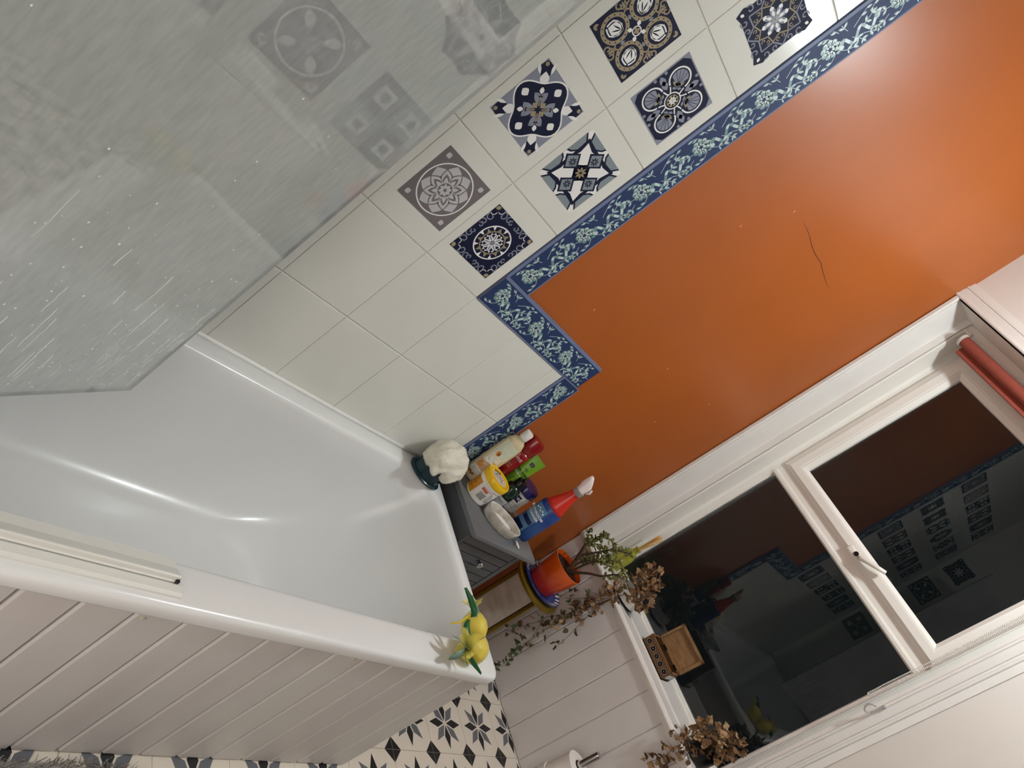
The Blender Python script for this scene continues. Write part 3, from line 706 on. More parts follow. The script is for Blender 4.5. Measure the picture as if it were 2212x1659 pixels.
mb=MB(); oval(mb,[(.0,.002),(.85,.002),(1,.010),(1,.165),(.93,.19),(.7,.207),(.42,.215),(.42,.222)],m_shamp,(c[0],c[1],c[2]-.0015),rz,.033,.021); mb.build('bottle_body',sh,True)
mb=MB(); mb.lathe([(.0145,0),(.0155,.002),(.0155,.026),(.0135,.031),(0,.032)],m_pw,(c[0],c[1],c[2]+.218),28); mb.build('cap',sh,True,auto=50)
F=Flat(c,rz,.033,.021); mb=MB()
z=c[2]
for i in range(12):
    pass
F.band(mb,-.025,.027,z+.035,z+.185,m_ivory,.0002); F.band(mb,-.022,.027,z+.125,z+.183,m_mint,.0005); F.band(mb,-.024,.024,z+.052,z+.082,m_peach,.0006)
F.band(mb,-.026,.028,z+.030,z+.046,m_pw,.0008)
def ell(F,mb,u,z,a,b,m,e,r=0,n=16): F.poly(mb,[(u+a*math.cos(q)*math.cos(r)-b*math.sin(q)*math.sin(r),z+a*math.cos(q)*math.sin(r)+b*math.sin(q)*math.cos(r)) for q in [2*PI*i/n for i in range(n)]],m,e)
ell(F,mb,-.004,z+.132,.011,.013,m_w,.0008); ell(F,mb,-.004,z+.132,.008,.010,m_org2,.0011); ell(F,mb,-.002,z+.130,.004,.006,m_brown,.0013)
for a in (.3,1.2,2.2,3.0): ell(F,mb,.004+.011*math.cos(a),z+.092+.013*math.sin(a),.012,.0055,m_w,.0009+a*.0001,a)
for a in (4.0,5.0,5.9): ell(F,mb,.004+.010*math.cos(a),z+.088+.012*math.sin(a),.011,.0045,m_peach,.0013+a*.0001,a)
ell(F,mb,-.012,z+.066,.009,.010,m_org2,.0014); F.band(mb,.006,.024,z+.100,z+.1025,m_yel,.0016)
for k in range(4): ell(F,mb,-.018+.006*k,z+.020+.003*(k%2),.004,.005,m_brown,.0008,k)
F.text(mb,'senses',.012,.006,z+.158,m_w,.0016); F.text(mb,'BONUS VALUE',.0052,0,z+.042,m_txtk,.0014)
for k in range(3): F.band(mb,-.02,.02,z+.032+.0022*k,z+.0326+.0022*k,m_g,.0014)
mb.build('label',sh,fix=False)
# red bottle behind it
c=(.040,-.752,ZT); rd=thing('red_bottle','dark red tapering toiletry bottle standing behind the clear shampoo bottle','bottle',c)
mb=MB(); oval(mb,[(0,.001),(.9,.001),(1,.006),(.98,.165),(.95,.185)],m_red,c,rz,.030,.019); mb.build('bottle_body',rd,True)
mb=MB(); oval(mb,[(.96,.187),(1.0,.19),(1.02,.232),(.9,.244),(0,.246)],m_red,c,rz,.030,.0195); mb.build('cap',rd,True,auto=50)
F=Flat(c,rz,.030,.019); mb=MB(); z=c[2]
F.text(mb,'ELVIVE',.014,.0,z+.160,m_w,.0012); F.text(mb,'COLOUR',.005,0,z+.128,m_pink,.0012); F.text(mb,'protecting',.005,0,z+.120,m_pink,.0012)
for k in range(4): F.band(mb,-.016,.018,z+.030+.005*k,z+.0318+.005*k,m_pink,.0008)
ell(F,mb,.006,z+.055,.008,.004,m_w,.0009,.5); ell(F,mb,.004,z+.08,.006,.008,m_brown,.0009); tag(mb.build('label',rd,fix=False),kind='stuff')
# lime tube (stands on its cap, crimped top)
c=(.042,-.668,ZT); tu=thing('tea_tree_tube','lime green squeeze tube reading tea tree, standing on its cap against the orange wall','tube',c)
mb=MB(); n=28; vs=[];fs=[]; lv=[(.022,.017,.017),(.03,.019,.018),(.07,.0215,.016),(.12,.0245,.010),(.17,.0265,.004),(.182,.027,.0015),(.195,.027,.0011)]
for h,a,b in lv:
    for i in range(n):
        q=2*PI*i/n; x=a*math.cos(q); y=b*math.sin(q); vs.append((c[0]+x*math.cos(rz)-y*math.sin(rz),c[1]+x*math.sin(rz)+y*math.cos(rz),c[2]+h))
for k in range(len(lv)-1):
    for i in range(n): j=(i+1)%n; fs.append((k*n+i,k*n+j,(k+1)*n+j,(k+1)*n+i))
fs.append(tuple(range((len(lv)-1)*n,len(lv)*n))); fs.append(tuple(range(n))[::-1]); mb.add(vs,fs,m_limeg); mb.build('tube_body',tu,True,auto=60)
mb=MB(); mb.lathe([(0,0),(.0175,0),(.018,.002),(.018,.020),(.0165,.0225),(0,.0225)],m_txtg,c,28); mb.build('cap',tu,True,auto=50)
def tube_pt(u,h,e=.001):
    for k in range(len(lv)-1):
        if lv[k][0]<=h<=lv[k+1][0]:
            t_=(h-lv[k][0])/(lv[k+1][0]-lv[k][0]); a=lv[k][1]+(lv[k+1][1]-lv[k][1])*t_; b=lv[k][2]+(lv[k+1][2]-lv[k][2])*t_; break
    uu=max(-.98,min(.98,u/a)); y=-(b)*math.sqrt(1-uu*uu)-e
    return (c[0]+u*math.cos(rz)-y*math.sin(rz),c[1]+u*math.sin(rz)+y*math.cos(rz),c[2]+h)
mb=MB()
for t_,s,u,h,mm,bo in (('tea tree',.0145,.0,.122,m_txtk,.0004),('facial scrub',.0095,.0,.108,m_w,.0002),('tt',.007,0,.163,m_lg,0)):
    v,f=text_mesh(t_,s,bo); e=.0022 if t_=='tt' else .0014
    mb.add([tube_pt(u+x,h+y,e) for x,y,_ in v],f,mm)
mb.add([tube_pt(x,y,.0012) for x,y in ((-.008,.156),(.008,.156),(.008,.169),(-.008,.169))],[(0,1,2,3)],m_txtk)
for k in range(5): mb.add([tube_pt(x,y,.0012) for x,y in ((-.010,.074+.0045*k),(.010,.074+.0045*k),(.010,.0757+.0045*k),(-.010,.0757+.0045*k))],[(0,1,2,3)],m_txtg)
for a in (.6,1.1,1.6,2.1,2.6):
    mb.add([tube_pt(.002+r_*math.cos(a+s_),.133+r_*math.sin(a+s_),.0013) for r_,s_ in ((.0,0),(.006,.12),(.011,0),(.006,-.12))],[(0,1,2,3)],m_txtg)
tag(mb.build('printed_text',tu,fix=False),kind='stuff')
# body butter tub with yellow lid
c=(.112,-.812,ZT); R0=.0455
bb=thing('body_butter_tub','round white cosmetic tub with a bright yellow screw lid','tub',c)
mb=MB(); mb.lathe([(0,0),(.040,0),(.043,.003),(R0,.068),(.048,.070),(.048,.075),(.046,.077)],m_pw,c,40); mb.build('tub_body',bb,True,auto=40)
mb=MB(); mb.lathe([(.0485,.076),(.0495,.078),(.0495,.094),(.047,.0985),(.043,.0985),(.042,.097),(0,.097)],m_yel,c,40); mb.build('lid',bb,True,auto=40)
mb=MB()
def rr_(zz): return .043+(R0-.043)*(zz-.003)/.065
def patch(a0,a1,z0,z1,m,e): cyl_patch(mb,c,rr_(z0),math.radians(a0),math.radians(a1),c[2]+z0,c[2]+z1,m,e,r2=rr_(z1))
patch(-130,-76,.010,.062,m_org2,.0004); patch(-130,-76,.006,.010,mat('label_yellow',(214,200,70),.35),.0004)
for k,(z0,w_) in enumerate(((.022,34),(.036,24),(.041,30),(.050,20),(.056,12))): patch(-120,-120+w_,z0,z0+.002,m_brown,.0008)
for k in range(15): 
    w_=[1.1,.5,1.6,.6,1.0][k%5]; patch(-52+2.1*k,-52+2.1*k+w_,.018,.042,m_txtk,.0005)
patch(-60,-30,.047,.056,m_coral,.0005); patch(-60,-8,.0575,.059,m_coral,.0005)
for k in range(6): patch(-14,10-(k%3)*5,.022+.006*k,.0236+.006*k,m_txtk,.0005)
mb.build('side_label',bb,fix=False)
mb=MB(); d=Draw(lambda u,v,o:(c[0]+(u*math.cos(FA+PI/2)-v*math.sin(FA+PI/2))*.041,c[1]+(u*math.sin(FA+PI/2)+v*math.cos(FA+PI/2))*.041,c[2]+.0972+o),.0002)
d.disc(0,0,1,m_org2); d.L().disc(0,0,.93,m_yel); d.L().disc(.05,-.1,.72,m_pink); d.L()
for a in(1.9,2.3,2.7): d.petal(*pol(.45,a),a,.4,.08,m_txtg)
d.disc(0,0,.62,m_ivory,ry=.34); d.ring(0,0,.01,.02,m_txtg); d.L()
v_,f_2=text_mesh('BODY',.3,.01); d.mb.add([d.fn(x,y+.16,d.k*d.step) for x,y,_ in v_],f_2,m_txtg)
v_,f_2=text_mesh('BUTTER',.26,.01); d.mb.add([d.fn(x,y-.15,d.k*d.step) for x,y,_ in v_],f_2,m_txtg)
for i in range(26): a=i*2*PI/26; d.petal(.56*math.cos(a),.40*math.sin(a),a,.09,.03,m_txtg)
d.mb.build('lid_label',bb,fix=False)
# dark green bottle with black cap between the tubs
m_dgr=mat('dark_green_plastic',(10,38,26),.12,coat=.5)
c=(.098,-.700,ZT); gb=thing('green_bottle','dark green rounded bottle with a black cap, between the yellow-lidded tub and the white jar','bottle',c)
mb=MB(); mb.lathe([(0,0),(.026,0),(.029,.003),(.029,.075),(.026,.088),(.018,.097),(.013,.100)],m_dgr,c,32); mb.build('bottle_body',gb,True)
mb=MB(); mb.lathe([(.0145,.099),(.0185,.100),(.0185,.122),(.0165,.125),(0,.125)],m_black,c,28); mb.build('cap',gb,True,auto=50)
mb=MB(); mb.tube([(c[0],c[1],c[2]+.125),(c[0]+.001,c[1]-.001,c[2]+.135),(c[0]+.009,c[1]-.012,c[2]+.137),(c[0]+.018,c[1]-.022,c[2]+.133)],[.0055,.006,.005,.004],m_black); mb.build('pump_spout',gb,True)
mb=MB(); cyl_patch(mb,c,.029,FA-1.1,FA+1.1,c[2]+.012,c[2]+.045,m_lg,.0004,14); cyl_text(mb,'organic',.008,c,.029,FA+.3,c[2]+.034,m_txtk,.0009); mb.build('label',gb,fix=False)
# white cream jar, navy lid
m_nlid=mat('navy_lid',(40,34,92),.22,coat=.3)
c=(.072,-.612,ZT); wj=thing('cream_jar','tall white cream jar with a navy purple lid against the orange wall','jar',c)
mb=MB(); mb.lathe([(0,0),(.035,0),(.038,.003),(.038,.078),(.036,.080)],m_pw,c,36); mb.build('jar_body',wj,True,auto=40)
mb=MB(); mb.lathe([(.0385,.080),(.0405,.082),(.0405,.104),(.037,.109),(0,.109)],m_nlid,c,36); mb.build('lid',wj,True,auto=40)
mb=MB(); cyl_patch(mb,c,.038,FA-.30,FA+.42,c[2]+.046,c[2]+.070,m_navy,.0004,8); cyl_text(mb,'XHC',.017,c,.038,FA+.06,c[2]+.058,m_w,.0009,bold=.0003)
cyl_text(mb,'Aqueous Cream',.0095,c,.038,FA+.0,c[2]+.036,m_txtk,.0007); 
cyl_text(mb,'ideal for dry skin and',.0052,c,.038,FA+.0,c[2]+.026,m_txtk,.0007); cyl_text(mb,'daily cleansing care',.0052,c,.038,FA+.0,c[2]+.020,m_txtk,.0007); cyl_text(mb,'500ml e 17.6 oz',.006,c,.038,FA,c[2]+.009,m_txtk,.0007)
mb.build('printed_label',wj,fix=False)
# marble soap dish
m_marb=mat('marble',(226,222,212),.28,rgb2=(186,176,160),nscale=38)
c=(.198,-.735,ZT); sd=thing('soap_dish','oval marble-effect soap dish with a white soap inside','soap dish',c)
rz2=math.radians(62)
mb=MB(); oval(mb,[(0,0),(.85,0),(.92,.003),(1,.034),(.985,.037),(.93,.036),(.86,.012),(.5,.009),(0,.009)],m_marb,c,rz2,.075,.042,40); mb.build('dish',sd,True,auto=50)
DS=1.15
so=thing('soap_bar','worn white bar of soap lying in the marble dish','soap',(c[0],c[1],c[2]+.01))
mb=MB(); oval(mb,[(0,.0095),(.8,.0095),(1,.015),(.9,.021),(.55,.024),(0,.0235)],mat('soap',(248,244,240),.3),c,rz2,.046,.022,28); mb.build('bar',so,True)
# blue and red spray bottle
m_blue=mat('blue_wrap_film',(34,66,140),.25,rgb2=(52,92,152),nscale=14); m_redp=mat('red_film',(214,52,40),.22,noise=.06); m_nav2=mat('label_deep_blue',(22,30,84),.3); m_sky=mat('label_sky',(96,140,176),.3); m_trig=mat('trigger_white',(230,214,212),.3)
c=(.178,-.597,ZT); sp=thing('spray_bottle','blue bathroom cleaner spray bottle with a red neck and a pale trigger cap','spray bottle',c)
rs=math.radians(25)
mb=MB(); oval(mb,[(0,0),(.88,0),(1,.008),(1,.135),(.96,.146)],m_blue,c,rs,.043,.027); mb.build('blue_sleeve',sp,True,auto=50)
mb=MB(); oval(mb,[(.93,.138),(.84,.160),(.64,.188),(.47,.214),(.41,.232),(.39,.240)],m_redp,c,rs,.041,.0265); mb.build('red_neck',sp,True)
mb=MB(); mb.lathe([(.0175,.236),(.019,.238),(.019,.252),(.0165,.254),(0,.254)],mat('neck_ring',(150,144,140),.3),c,26); mb.build('neck_ring',sp,True,auto=50)
mb=MB()
bx=Matrix.Translation((c[0],c[1],c[2]))@Matrix.Rotation(rs+PI,4,'Z')
vs=[];fs=[]; sec=[(.252,.016,.0165,0),(.262,.017,.015,.001),(.272,.020,.0125,.002),(.286,.019,.0115,.004),(.300,.013,.0095,.009),(.312,.006,.006,.014)]
for h,a,b,o_ in sec:
    for i in range(14): q=2*PI*i/14; vs.append(bx@Vector((a*math.cos(q)+o_,b*math.sin(q),h)))
for k in range(len(sec)-1):
    for i in range(14): j=(i+1)%14; fs.append((k*14+i,k*14+j,(k+1)*14+j,(k+1)*14+i))
fs.append(tuple(range((len(sec)-1)*14,len(sec)*14))); mb.add(vs,fs,m_trig); mb.build('trigger_head',sp,True)
mb=MB(); mb.tube([bx@Vector(p) for p in ((-.016,0,.262),(-.024,0,.272),(-.020,0,.285))],[.004,.0045,.003],m_trig); mb.build('trigger',sp,True)
F=Flat(c,rs,.043,.027); mb=MB(); z=c[2]
F.band(mb,-.040,.008,z+.010,z+.128,m_sky,.0005,10); F.band(mb,-.040,.0,z+.012,z+.034,m_nav2,.0009,8); F.band(mb,-.040,.006,z+.050,z+.066,m_nav2,.0009,8)
F.text(mb,'BATHROOM',.0125,-.015,z+.096,m_w,.0018,.0004); F.text(mb,'CLEANER',.0125,-.015,z+.082,m_w,.0018,.0004)
F.poly(mb,[(-.036,z+.077),(.006,z+.077),(.006,z+.102),(-.036,z+.102)],m_nav2,.0010)
for k in range(5): ell(F,mb,-.03+.008*k,z+.112+.004*(k%2),.003,.003,m_w,.0012)
mb.build('label',sp,fix=False)
# razor head lying by the dish
c=(.245,-.655,ZT); rz_=thing('razor','small chrome and white razor lying beside the soap dish','razor',c)
mb=MB(); mb.box((c[0]-.012,c[1]-.006,ZT),(c[0]+.010,c[1]+.001,ZT+.006),m_chrome,.0015); mb.build('chrome_clip',rz_,True)
mb=MB(); mb.tube([(c[0]-.010,c[1]+.004,ZT+.004),(c[0]+.002,c[1]+.006,ZT+.0045),(c[0]+.017,c[1]+.007,ZT+.004)],[.003,.004,.0025],m_pw); mb.build('handle',rz_,True)
# =================== MITT OVER TEAL TUB ON THE BATH CORNER ===================
m_teal=mat('teal_plastic',(22,52,60),.22,noise=.05); c=(.068,-.985,.5238)
tb=thing('teal_bowl','dark teal plastic bowl upside down on the bath corner under the towelling mitt','bowl',c)
mb=MB(); mb.lathe([(.047,0),(.052,.001),(.0525,.006),(.048,.010),(.044,.011),(.043,.070),(.040,.100),(.030,.106),(0,.107)],m_teal,c,36,T=Matrix.Rotation(.9,4,'Z')@Matrix.Diagonal((1.15,.95,1,1))); mb.build('bowl_body',tb,True,auto=50)
for k in range(6):
    a=k*PI/3+.2; mb=MB(); ca,sa=math.cos(a),math.sin(a)
    P=[Matrix.Rotation(.9,4,'Z')@Matrix.Diagonal((1.15,.95,1,1))@Vector((r_*ca,r_*sa,z_)) for r_,z_ in ((.0445,.012),(.0425,.035),(.0415,.058),(.038,.080))]
    mb.tube([(c[0]+p.x,c[1]+p.y,c[2]+p.z) for p in P],.0016,m_teal,6); mb.build('rib',tb,True)
m_mitt=mat('towelling',(240,234,218),.9,noise=.10,nscale=170,bump=.9,bscale=260)
mt=thing('bath_mitt','cream towelling bath mitt draped over the teal bowl','mitt',(c[0],c[1],c[2]+.05))
bm=bmesh.new(); bmesh.ops.create_icosphere(bm,subdivisions=5,radius=1)
from mathutils import noise as NZ
AX=math.radians(60)
for v in bm.verts:
    p=v.co.copy(); 
    x=p.x*.064; y=p.y*.084; z=p.z*.056
    if z<0: z*= .9
    # split between thumb and hand: groove on the room side
    a=math.atan2(p.y,p.x); g=math.exp(-((a+.75)/.20)**2)*max(0,(.55-p.z)); s=1-.62*g
    x*=s;y*=s
    z-= .030*max(0,(abs(p.x)+abs(p.y))-.75)*(1-p.z*.3)
    nn=NZ.noise(p*3.0+Vector((3,1,2)))*.007+NZ.noise(p*6)*.0015+NZ.noise(p*40)*.0014
    q=Vector((x,y,z))+p*nn
    v.co=Vector((c[0]+.002+q.x*math.cos(.4)-q.y*math.sin(.4), c[1]+.012+q.x*math.sin(.4)+q.y*math.cos(.4), c[2]+.086+q.z))
    if v.co.x<.006: v.co.x=.006+ (v.co.x-.006)*.05
mb=MB(); mb.frombm(bm,m_mitt); mb.build('mitt_fabric',mt,True)
mb=MB()
for i in range(9000): # terry loops
    k=R.randrange(len(mt.children[0].data.vertices)); v=mt.children[0].data.vertices[k]; p=v.co+Vector([R.uniform(-.0008,.0008) for _ in range(3)]); nr=v.normal
    if p.x<.008: continue
    t_=Vector((R.uniform(-1,1),R.uniform(-1,1),R.uniform(-1,1))); s_=nr.cross(t_).normalized()*.0005; tip=p+nr*R.uniform(.0012,.0026)+t_*.0006
    mb.add([p-s_,p+s_,tip],[(0,1,2)],m_mitt)
o=mb.build('terry_pile',mt,fix=False); tag(o,kind='stuff')
mb=MB(); mb.tube(smooth_path([(.014,-.905,.600),(.012,-.898,.606),(.014,-.890,.604),(.019,-.888,.598),(.018,-.897,.594)]),.0022,m_mitt,6); mb.build('hanging_loop',mt,True)
LSH=Vector((.015,-.034,.003))
# =================== LEMON NETS ===================
m_lem=mat('lemon_yellow',(246,214,30),.35,noise=.06,nscale=60,bump=.3,bscale=120)
m_org=mat('organza',(240,226,110),.5,alpha=.55); m_rib=mat('green_ribbon',(24,92,44),.35); m_rib2=mat('sage_ribbon',(112,142,126),.35)
def lemon(name_l,c,r,ax,tail,label,seed):
    q=random.Random(seed); t=thing('lemon_soap',label,'lemon soap',c,'lemon soaps wrapped in net')
    A=Vector(ax).normalized(); T=Matrix.Translation(c)@A.to_track_quat('Z','Y').to_matrix().to_4x4()
    mb=MB(); mb.lathe([(0,-1.2),(.14,-1.17),(.3,-1.08),(.62,-.83),(.9,-.4),(1,0),(.92,.4),(.66,.8),(.34,1.05),(.16,1.16),(0,1.2)],m_lem,n=32,T=T@Matrix.Scale(r,4)); mb.build('lemon',t,True)
    # net wrap: crumpled translucent shell gathered at tail
    mb=MB(); n=40; vs=[];fs=[]; prof=[(.0,-1.28),(.4,-1.16),(.8,-.75),(1.07,-.1),(1.0,.5),(.7,.95),(.34,1.3),(.16,1.42),(.42,1.75),(.75,2.05)]
    for k,(rr2,zz) in enumerate(prof):
        for i in range(n):
            a=2*PI*i/n; f=1+.07*math.sin(a*9+k)*(k>4)+q.uniform(-.015,.015)+(.22*math.sin(a*5+seed) if k>8 else 0); vs.append(T@(Vector((rr2*f*math.cos(a),rr2*f*math.sin(a),zz+(.18*math.sin(a*3) if k>8 else 0)))*r))
    for k in range(len(prof)-1):
        for i in range(n): j=(i+1)%n; fs.append((k*n+i,k*n+j,(k+1)*n+j,(k+1)*n+i))
    mb.add(vs,fs,m_org); mb.build('net_wrap',t,True,fix=False)
    return t,T,r
l1,T1,_=lemon('a',(.586,-1.010,.5555),.0315,(-.80,-.20,.36),0,'wrapped yellow lemon soap on the bath corner, nearer the cabinet, with one dark green leaf',1)
l2,T2,_=lemon('b',(.648,-1.048,.5595),.0345,(.20,-.80,.30),0,'wrapped yellow lemon soap nearest the outer bath corner, with a bow of green ribbons',4)
def ribbon(parent,pts,w,m,side,name='ribbon'):
    P=[p+LSH+(Vector((.018,-.036,0)) if parent is l1 else Vector((0,0,0))) for p in smooth_path(pts,5)]; mb=MB(); vs=[];fs=[]; sd=Vector(side).normalized()
    for i,p in enumerate(P):
        k=i/(len(P)-1); ww=w*(.45+.55*math.sin(PI*min(1,.25+k*.8))); vs+=[p-sd*ww,p+sd*ww]
    for i in range(len(P)-1): fs.append((2*i,2*i+1,2*i+3,2*i+2))
    mb.add(vs,fs,m); o=mb.build(name,parent,True,fix=False); so_=o.modifiers.new('s','SOLIDIFY'); so_.thickness=.0008; return o
ribbon(l1,[(.540,-.968,.575),(.525,-.968,.582),(.500,-.985,.590),(.478,-1.000,.594)],.0085,m_rib,(.25,.3,1),'leaf_ribbon')
ribbon(l1,[(.540,-.962,.573),(.522,-.955,.578),(.500,-.955,.580),(.486,-.965,.585)],.009,m_rib2,(.3,.6,.6),'leaf_ribbon')
mb=MB(); mb.tube([p+LSH for p in smooth_path([(.542,-.985,.572),(.552,-1.010,.560),(.560,-1.022,.545),(.556,-1.034,.527)])],[.0022]*13,m_lem,6); mb.build('twist_tie',l1,True)
for pts,w_,mm,sd in (([(.642,-1.055,.568),(.625,-1.068,.580),(.600,-1.072,.590),(.585,-1.060,.592)],.009,m_rib,(.2,.9,.5)),
    ([(.645,-1.058,.566),(.648,-1.080,.575),(.640,-1.105,.580),(.630,-1.118,.575)],.012,m_rib2,(.9,.1,.5)),
    ([(.648,-1.060,.562),(.660,-1.085,.566),(.668,-1.108,.562),(.670,-1.122,.552)],.012,m_rib2,(.5,.2,-.9)),
    ([(.650,-1.055,.560),(.668,-1.050,.562),(.684,-1.035,.562),(.695,-1.012,.556)],.0085,m_rib,(.5,.4,-.8)),
    ([(.650,-1.060,.562),(.672,-1.070,.560),(.683,-1.060,.556)],.010,m_rib,(.1,.8,-.5)),
    ([(.645,-1.056,.568),(.628,-1.080,.585),(.612,-1.092,.592)],.012,m_org,(.6,.1,.8)),
    ([(.65,-1.058,.566),(.664,-1.068,.575),(.675,-1.080,.572)],.012,m_org,(.2,.9,.4))):
    ribbon(l2,pts,w_,mm,sd)
mb=MB(); mb.tube([p+LSH for p in smooth_path([(.640,-1.045,.582),(.630,-1.030,.592),(.622,-1.010,.594),(.625,-.992,.588),(.612,-.982,.580)])],.0007,mat('thin_wire',(96,80,50),.4,metal=.6),5); mb.build('wire_tie',l2,True)
# =================== PLANT STAND, POT, SUCCULENT ===================
m_gold=mat('olive_gold_metal',(138,112,38),.3,metal=.55,noise=.1); m_legshade=mat('leg_shade_brown',(70,40,16),.45)
PX,PY=.158,-.147
stn=thing('plant_stand','round-topped gold metal plant stand in the window corner','plant stand',(PX,PY,0))
mb=MB(); mb.lathe([(0,.372),(.112,.372),(.1155,.375),(.1155,.386),(.112,.388),(0,.388)],m_gold,(PX,PY,0),48); mb.build('round_top',stn,True,auto=40)
for x,y in ((.092,-.205),(.2375,-.195)):
    mb=MB(); mb.box((x-.0045,y-.006,.012),(x+.0075,y+.006,.373),m_gold,.001); mb.box((x-.0105,y-.004,.012),(x-.0045,y+.004,.373),m_legshade); mb.build('leg',stn)  # brown strip: shaded side of the gold leg, put in as colour
mb=MB(); mb.box((.100,-.203,.012),(.226,-.197,.372),mat('marble_panel',(222,214,204),.3,rgb2=(190,178,162),nscale=9,stretch=(1,1,2.5))); mb.build('marble_panel',stn)
mb=MB(); mb.lathe([(.085,.0),(.098,.0),(.098,.012),(.085,.012)],m_gold,(PX,PY,0),40,cap=False); mb.build('base_ring',stn,True,auto=40)
# saucer
m_sb=mat('saucer_blue',(30,58,128),.18,coat=.3); m_sw=mat('saucer_cream',(232,214,198),.25)
sau=thing('plant_saucer','blue saucer with a white leaf-patterned rim under the orange pot','saucer',(PX,PY,.388))
mb=MB(); mb.lathe([(0,.3885),(.066,.3885),(.096,.397),(.1045,.408),(.1025,.4085),(.092,.402),(.06,.395),(0,.395)],m_sb,(PX,PY,0),48); mb.build('dish',sau,True)
mb=MB()
for i in range(24):
    a=2*PI*i/24
    for sg,r0,l in ((1,.083,.017),):
        c0=(PX+r0*math.cos(a),PY+r0*math.sin(a)); b=a+.5
        d=Draw(lambda u,v,o:(c0[0]+u*math.cos(b)-v*math.sin(b),c0[1]+u*math.sin(b)+v*math.cos(b),.4015+(math.hypot(c0[0]+u*math.cos(b)-v*math.sin(b)-PX,c0[1]+u*math.sin(b)+v*math.cos(b)-PY)-.083)*.46),0)
        d.petal(0,0,0,.022,.0066,m_sw); n0=len(mb.v); mb.add(d.mb.v,d.mb.f,m_sw)
mb.build('rim_pattern',sau,fix=False)
# orange pot, ombre glaze
mp_=mat('ombre_pot_glaze',(220,84,24),.22,coat=.3); nt=mp_.node_tree; b=nt.nodes['Principled BSDF']
tc=nt.nodes.new('ShaderNodeTexCoord'); s_=nt.nodes.new('ShaderNodeSeparateXYZ'); cr=nt.nodes.new('ShaderNodeValToRGB'); mr=nt.nodes.new('ShaderNodeMapRange')
mr.inputs[1].default_value=.39; mr.inputs[2].default_value=.52; nt.links.new(tc.outputs['Object'],s_.inputs[0]); nt.links.new(s_.outputs[2],mr.inputs[0]); nt.links.new(mr.outputs[0],cr.inputs[0]); nt.links.new(cr.outputs[0],b.inputs['Base Color'])
cr.color_ramp.elements[0].color=srgb((206,44,10)); cr.color_ramp.elements[1].color=srgb((226,98,26)); cr.color_ramp.elements[0].position=.15
pot=thing('orange_pot','glazed orange-red flower pot with a succulent, on the blue saucer','plant pot',(PX,PY,.396))
mb=MB(); mb.lathe([(0,.396),(.057,.396),(.060,.399),(.0735,.528),(.0735,.5305),(.0705,.5305),(.0675,.51),(0,.51)],mp_,(PX,PY,0),48); mb.build('pot_body',pot,True,auto=40)
mb=MB(); bm=bmesh.new(); bmesh.ops.create_grid(bm,x_segments=30,y_segments=30,size=1)
for v in bm.verts:
    p=v.co; r=max(abs(p.x),abs(p.y)); L=math.hypot(p.x,p.y) or 1; k=r/L*.0685; p.x*=k/1*1; p.y*=k; p.z=.5085+R.uniform(0,.005); p.x+=PX; p.y+=PY
mb.frombm(bm,mat('soil',(38,28,20),.95,noise=.4,nscale=90)); mb.build('soil',pot,True)
m_bark=mat('jade_bark',(70,50,32),.7,noise=.3,nscale=60,bump=.5,bscale=90); m_jl=mat('jade_leaf',(102,106,60),.3,noise=.12,nscale=30); m_jl2=mat('jade_leaf_yellow',(128,132,66),.3)
jd=thing('jade_plant','branching jade succulent with small grey-green oval leaves in the orange pot','potted plant',(PX,PY,.51))
br={'A':[(.165,-.147,.512),(.162,-.145,.540),(.149,-.141,.558),(.115,-.136,.614),(.095,-.133,.640),(.065,-.13,.659)],'A2':[(.150,-.143,.565),(.128,-.138,.60),(.114,-.135,.626),(.108,-.124,.648),(.102,-.112,.675),(.126,-.1,.701)],
'B':[(.163,-.147,.512),(.158,-.14,.549),(.137,-.126,.585),(.150,-.104,.640),(.161,-.083,.688),(.176,-.061,.712),(.2,-.045,.745)],
'C':[(.168,-.147,.512),(.164,-.137,.553),(.160,-.125,.575),(.170,-.104,.62),(.181,-.082,.653),(.215,-.06,.692)],
'C2':[(.172,-.15,.512),(.181,-.147,.54),(.186,-.14,.602),(.198,-.134,.642),(.23,-.127,.665),(.241,-.12,.678)],
'D':[(.175,-.15,.512),(.193,-.147,.541),(.22,-.14,.587),(.253,-.134,.628),(.272,-.127,.675),(.302,-.12,.712)]}
rad={'A':(.006,.0016),'A2':(.0045,.0014),'B':(.0065,.0014),'C':(.005,.0013),'C2':(.005,.0013),'D':(.007,.0016)}
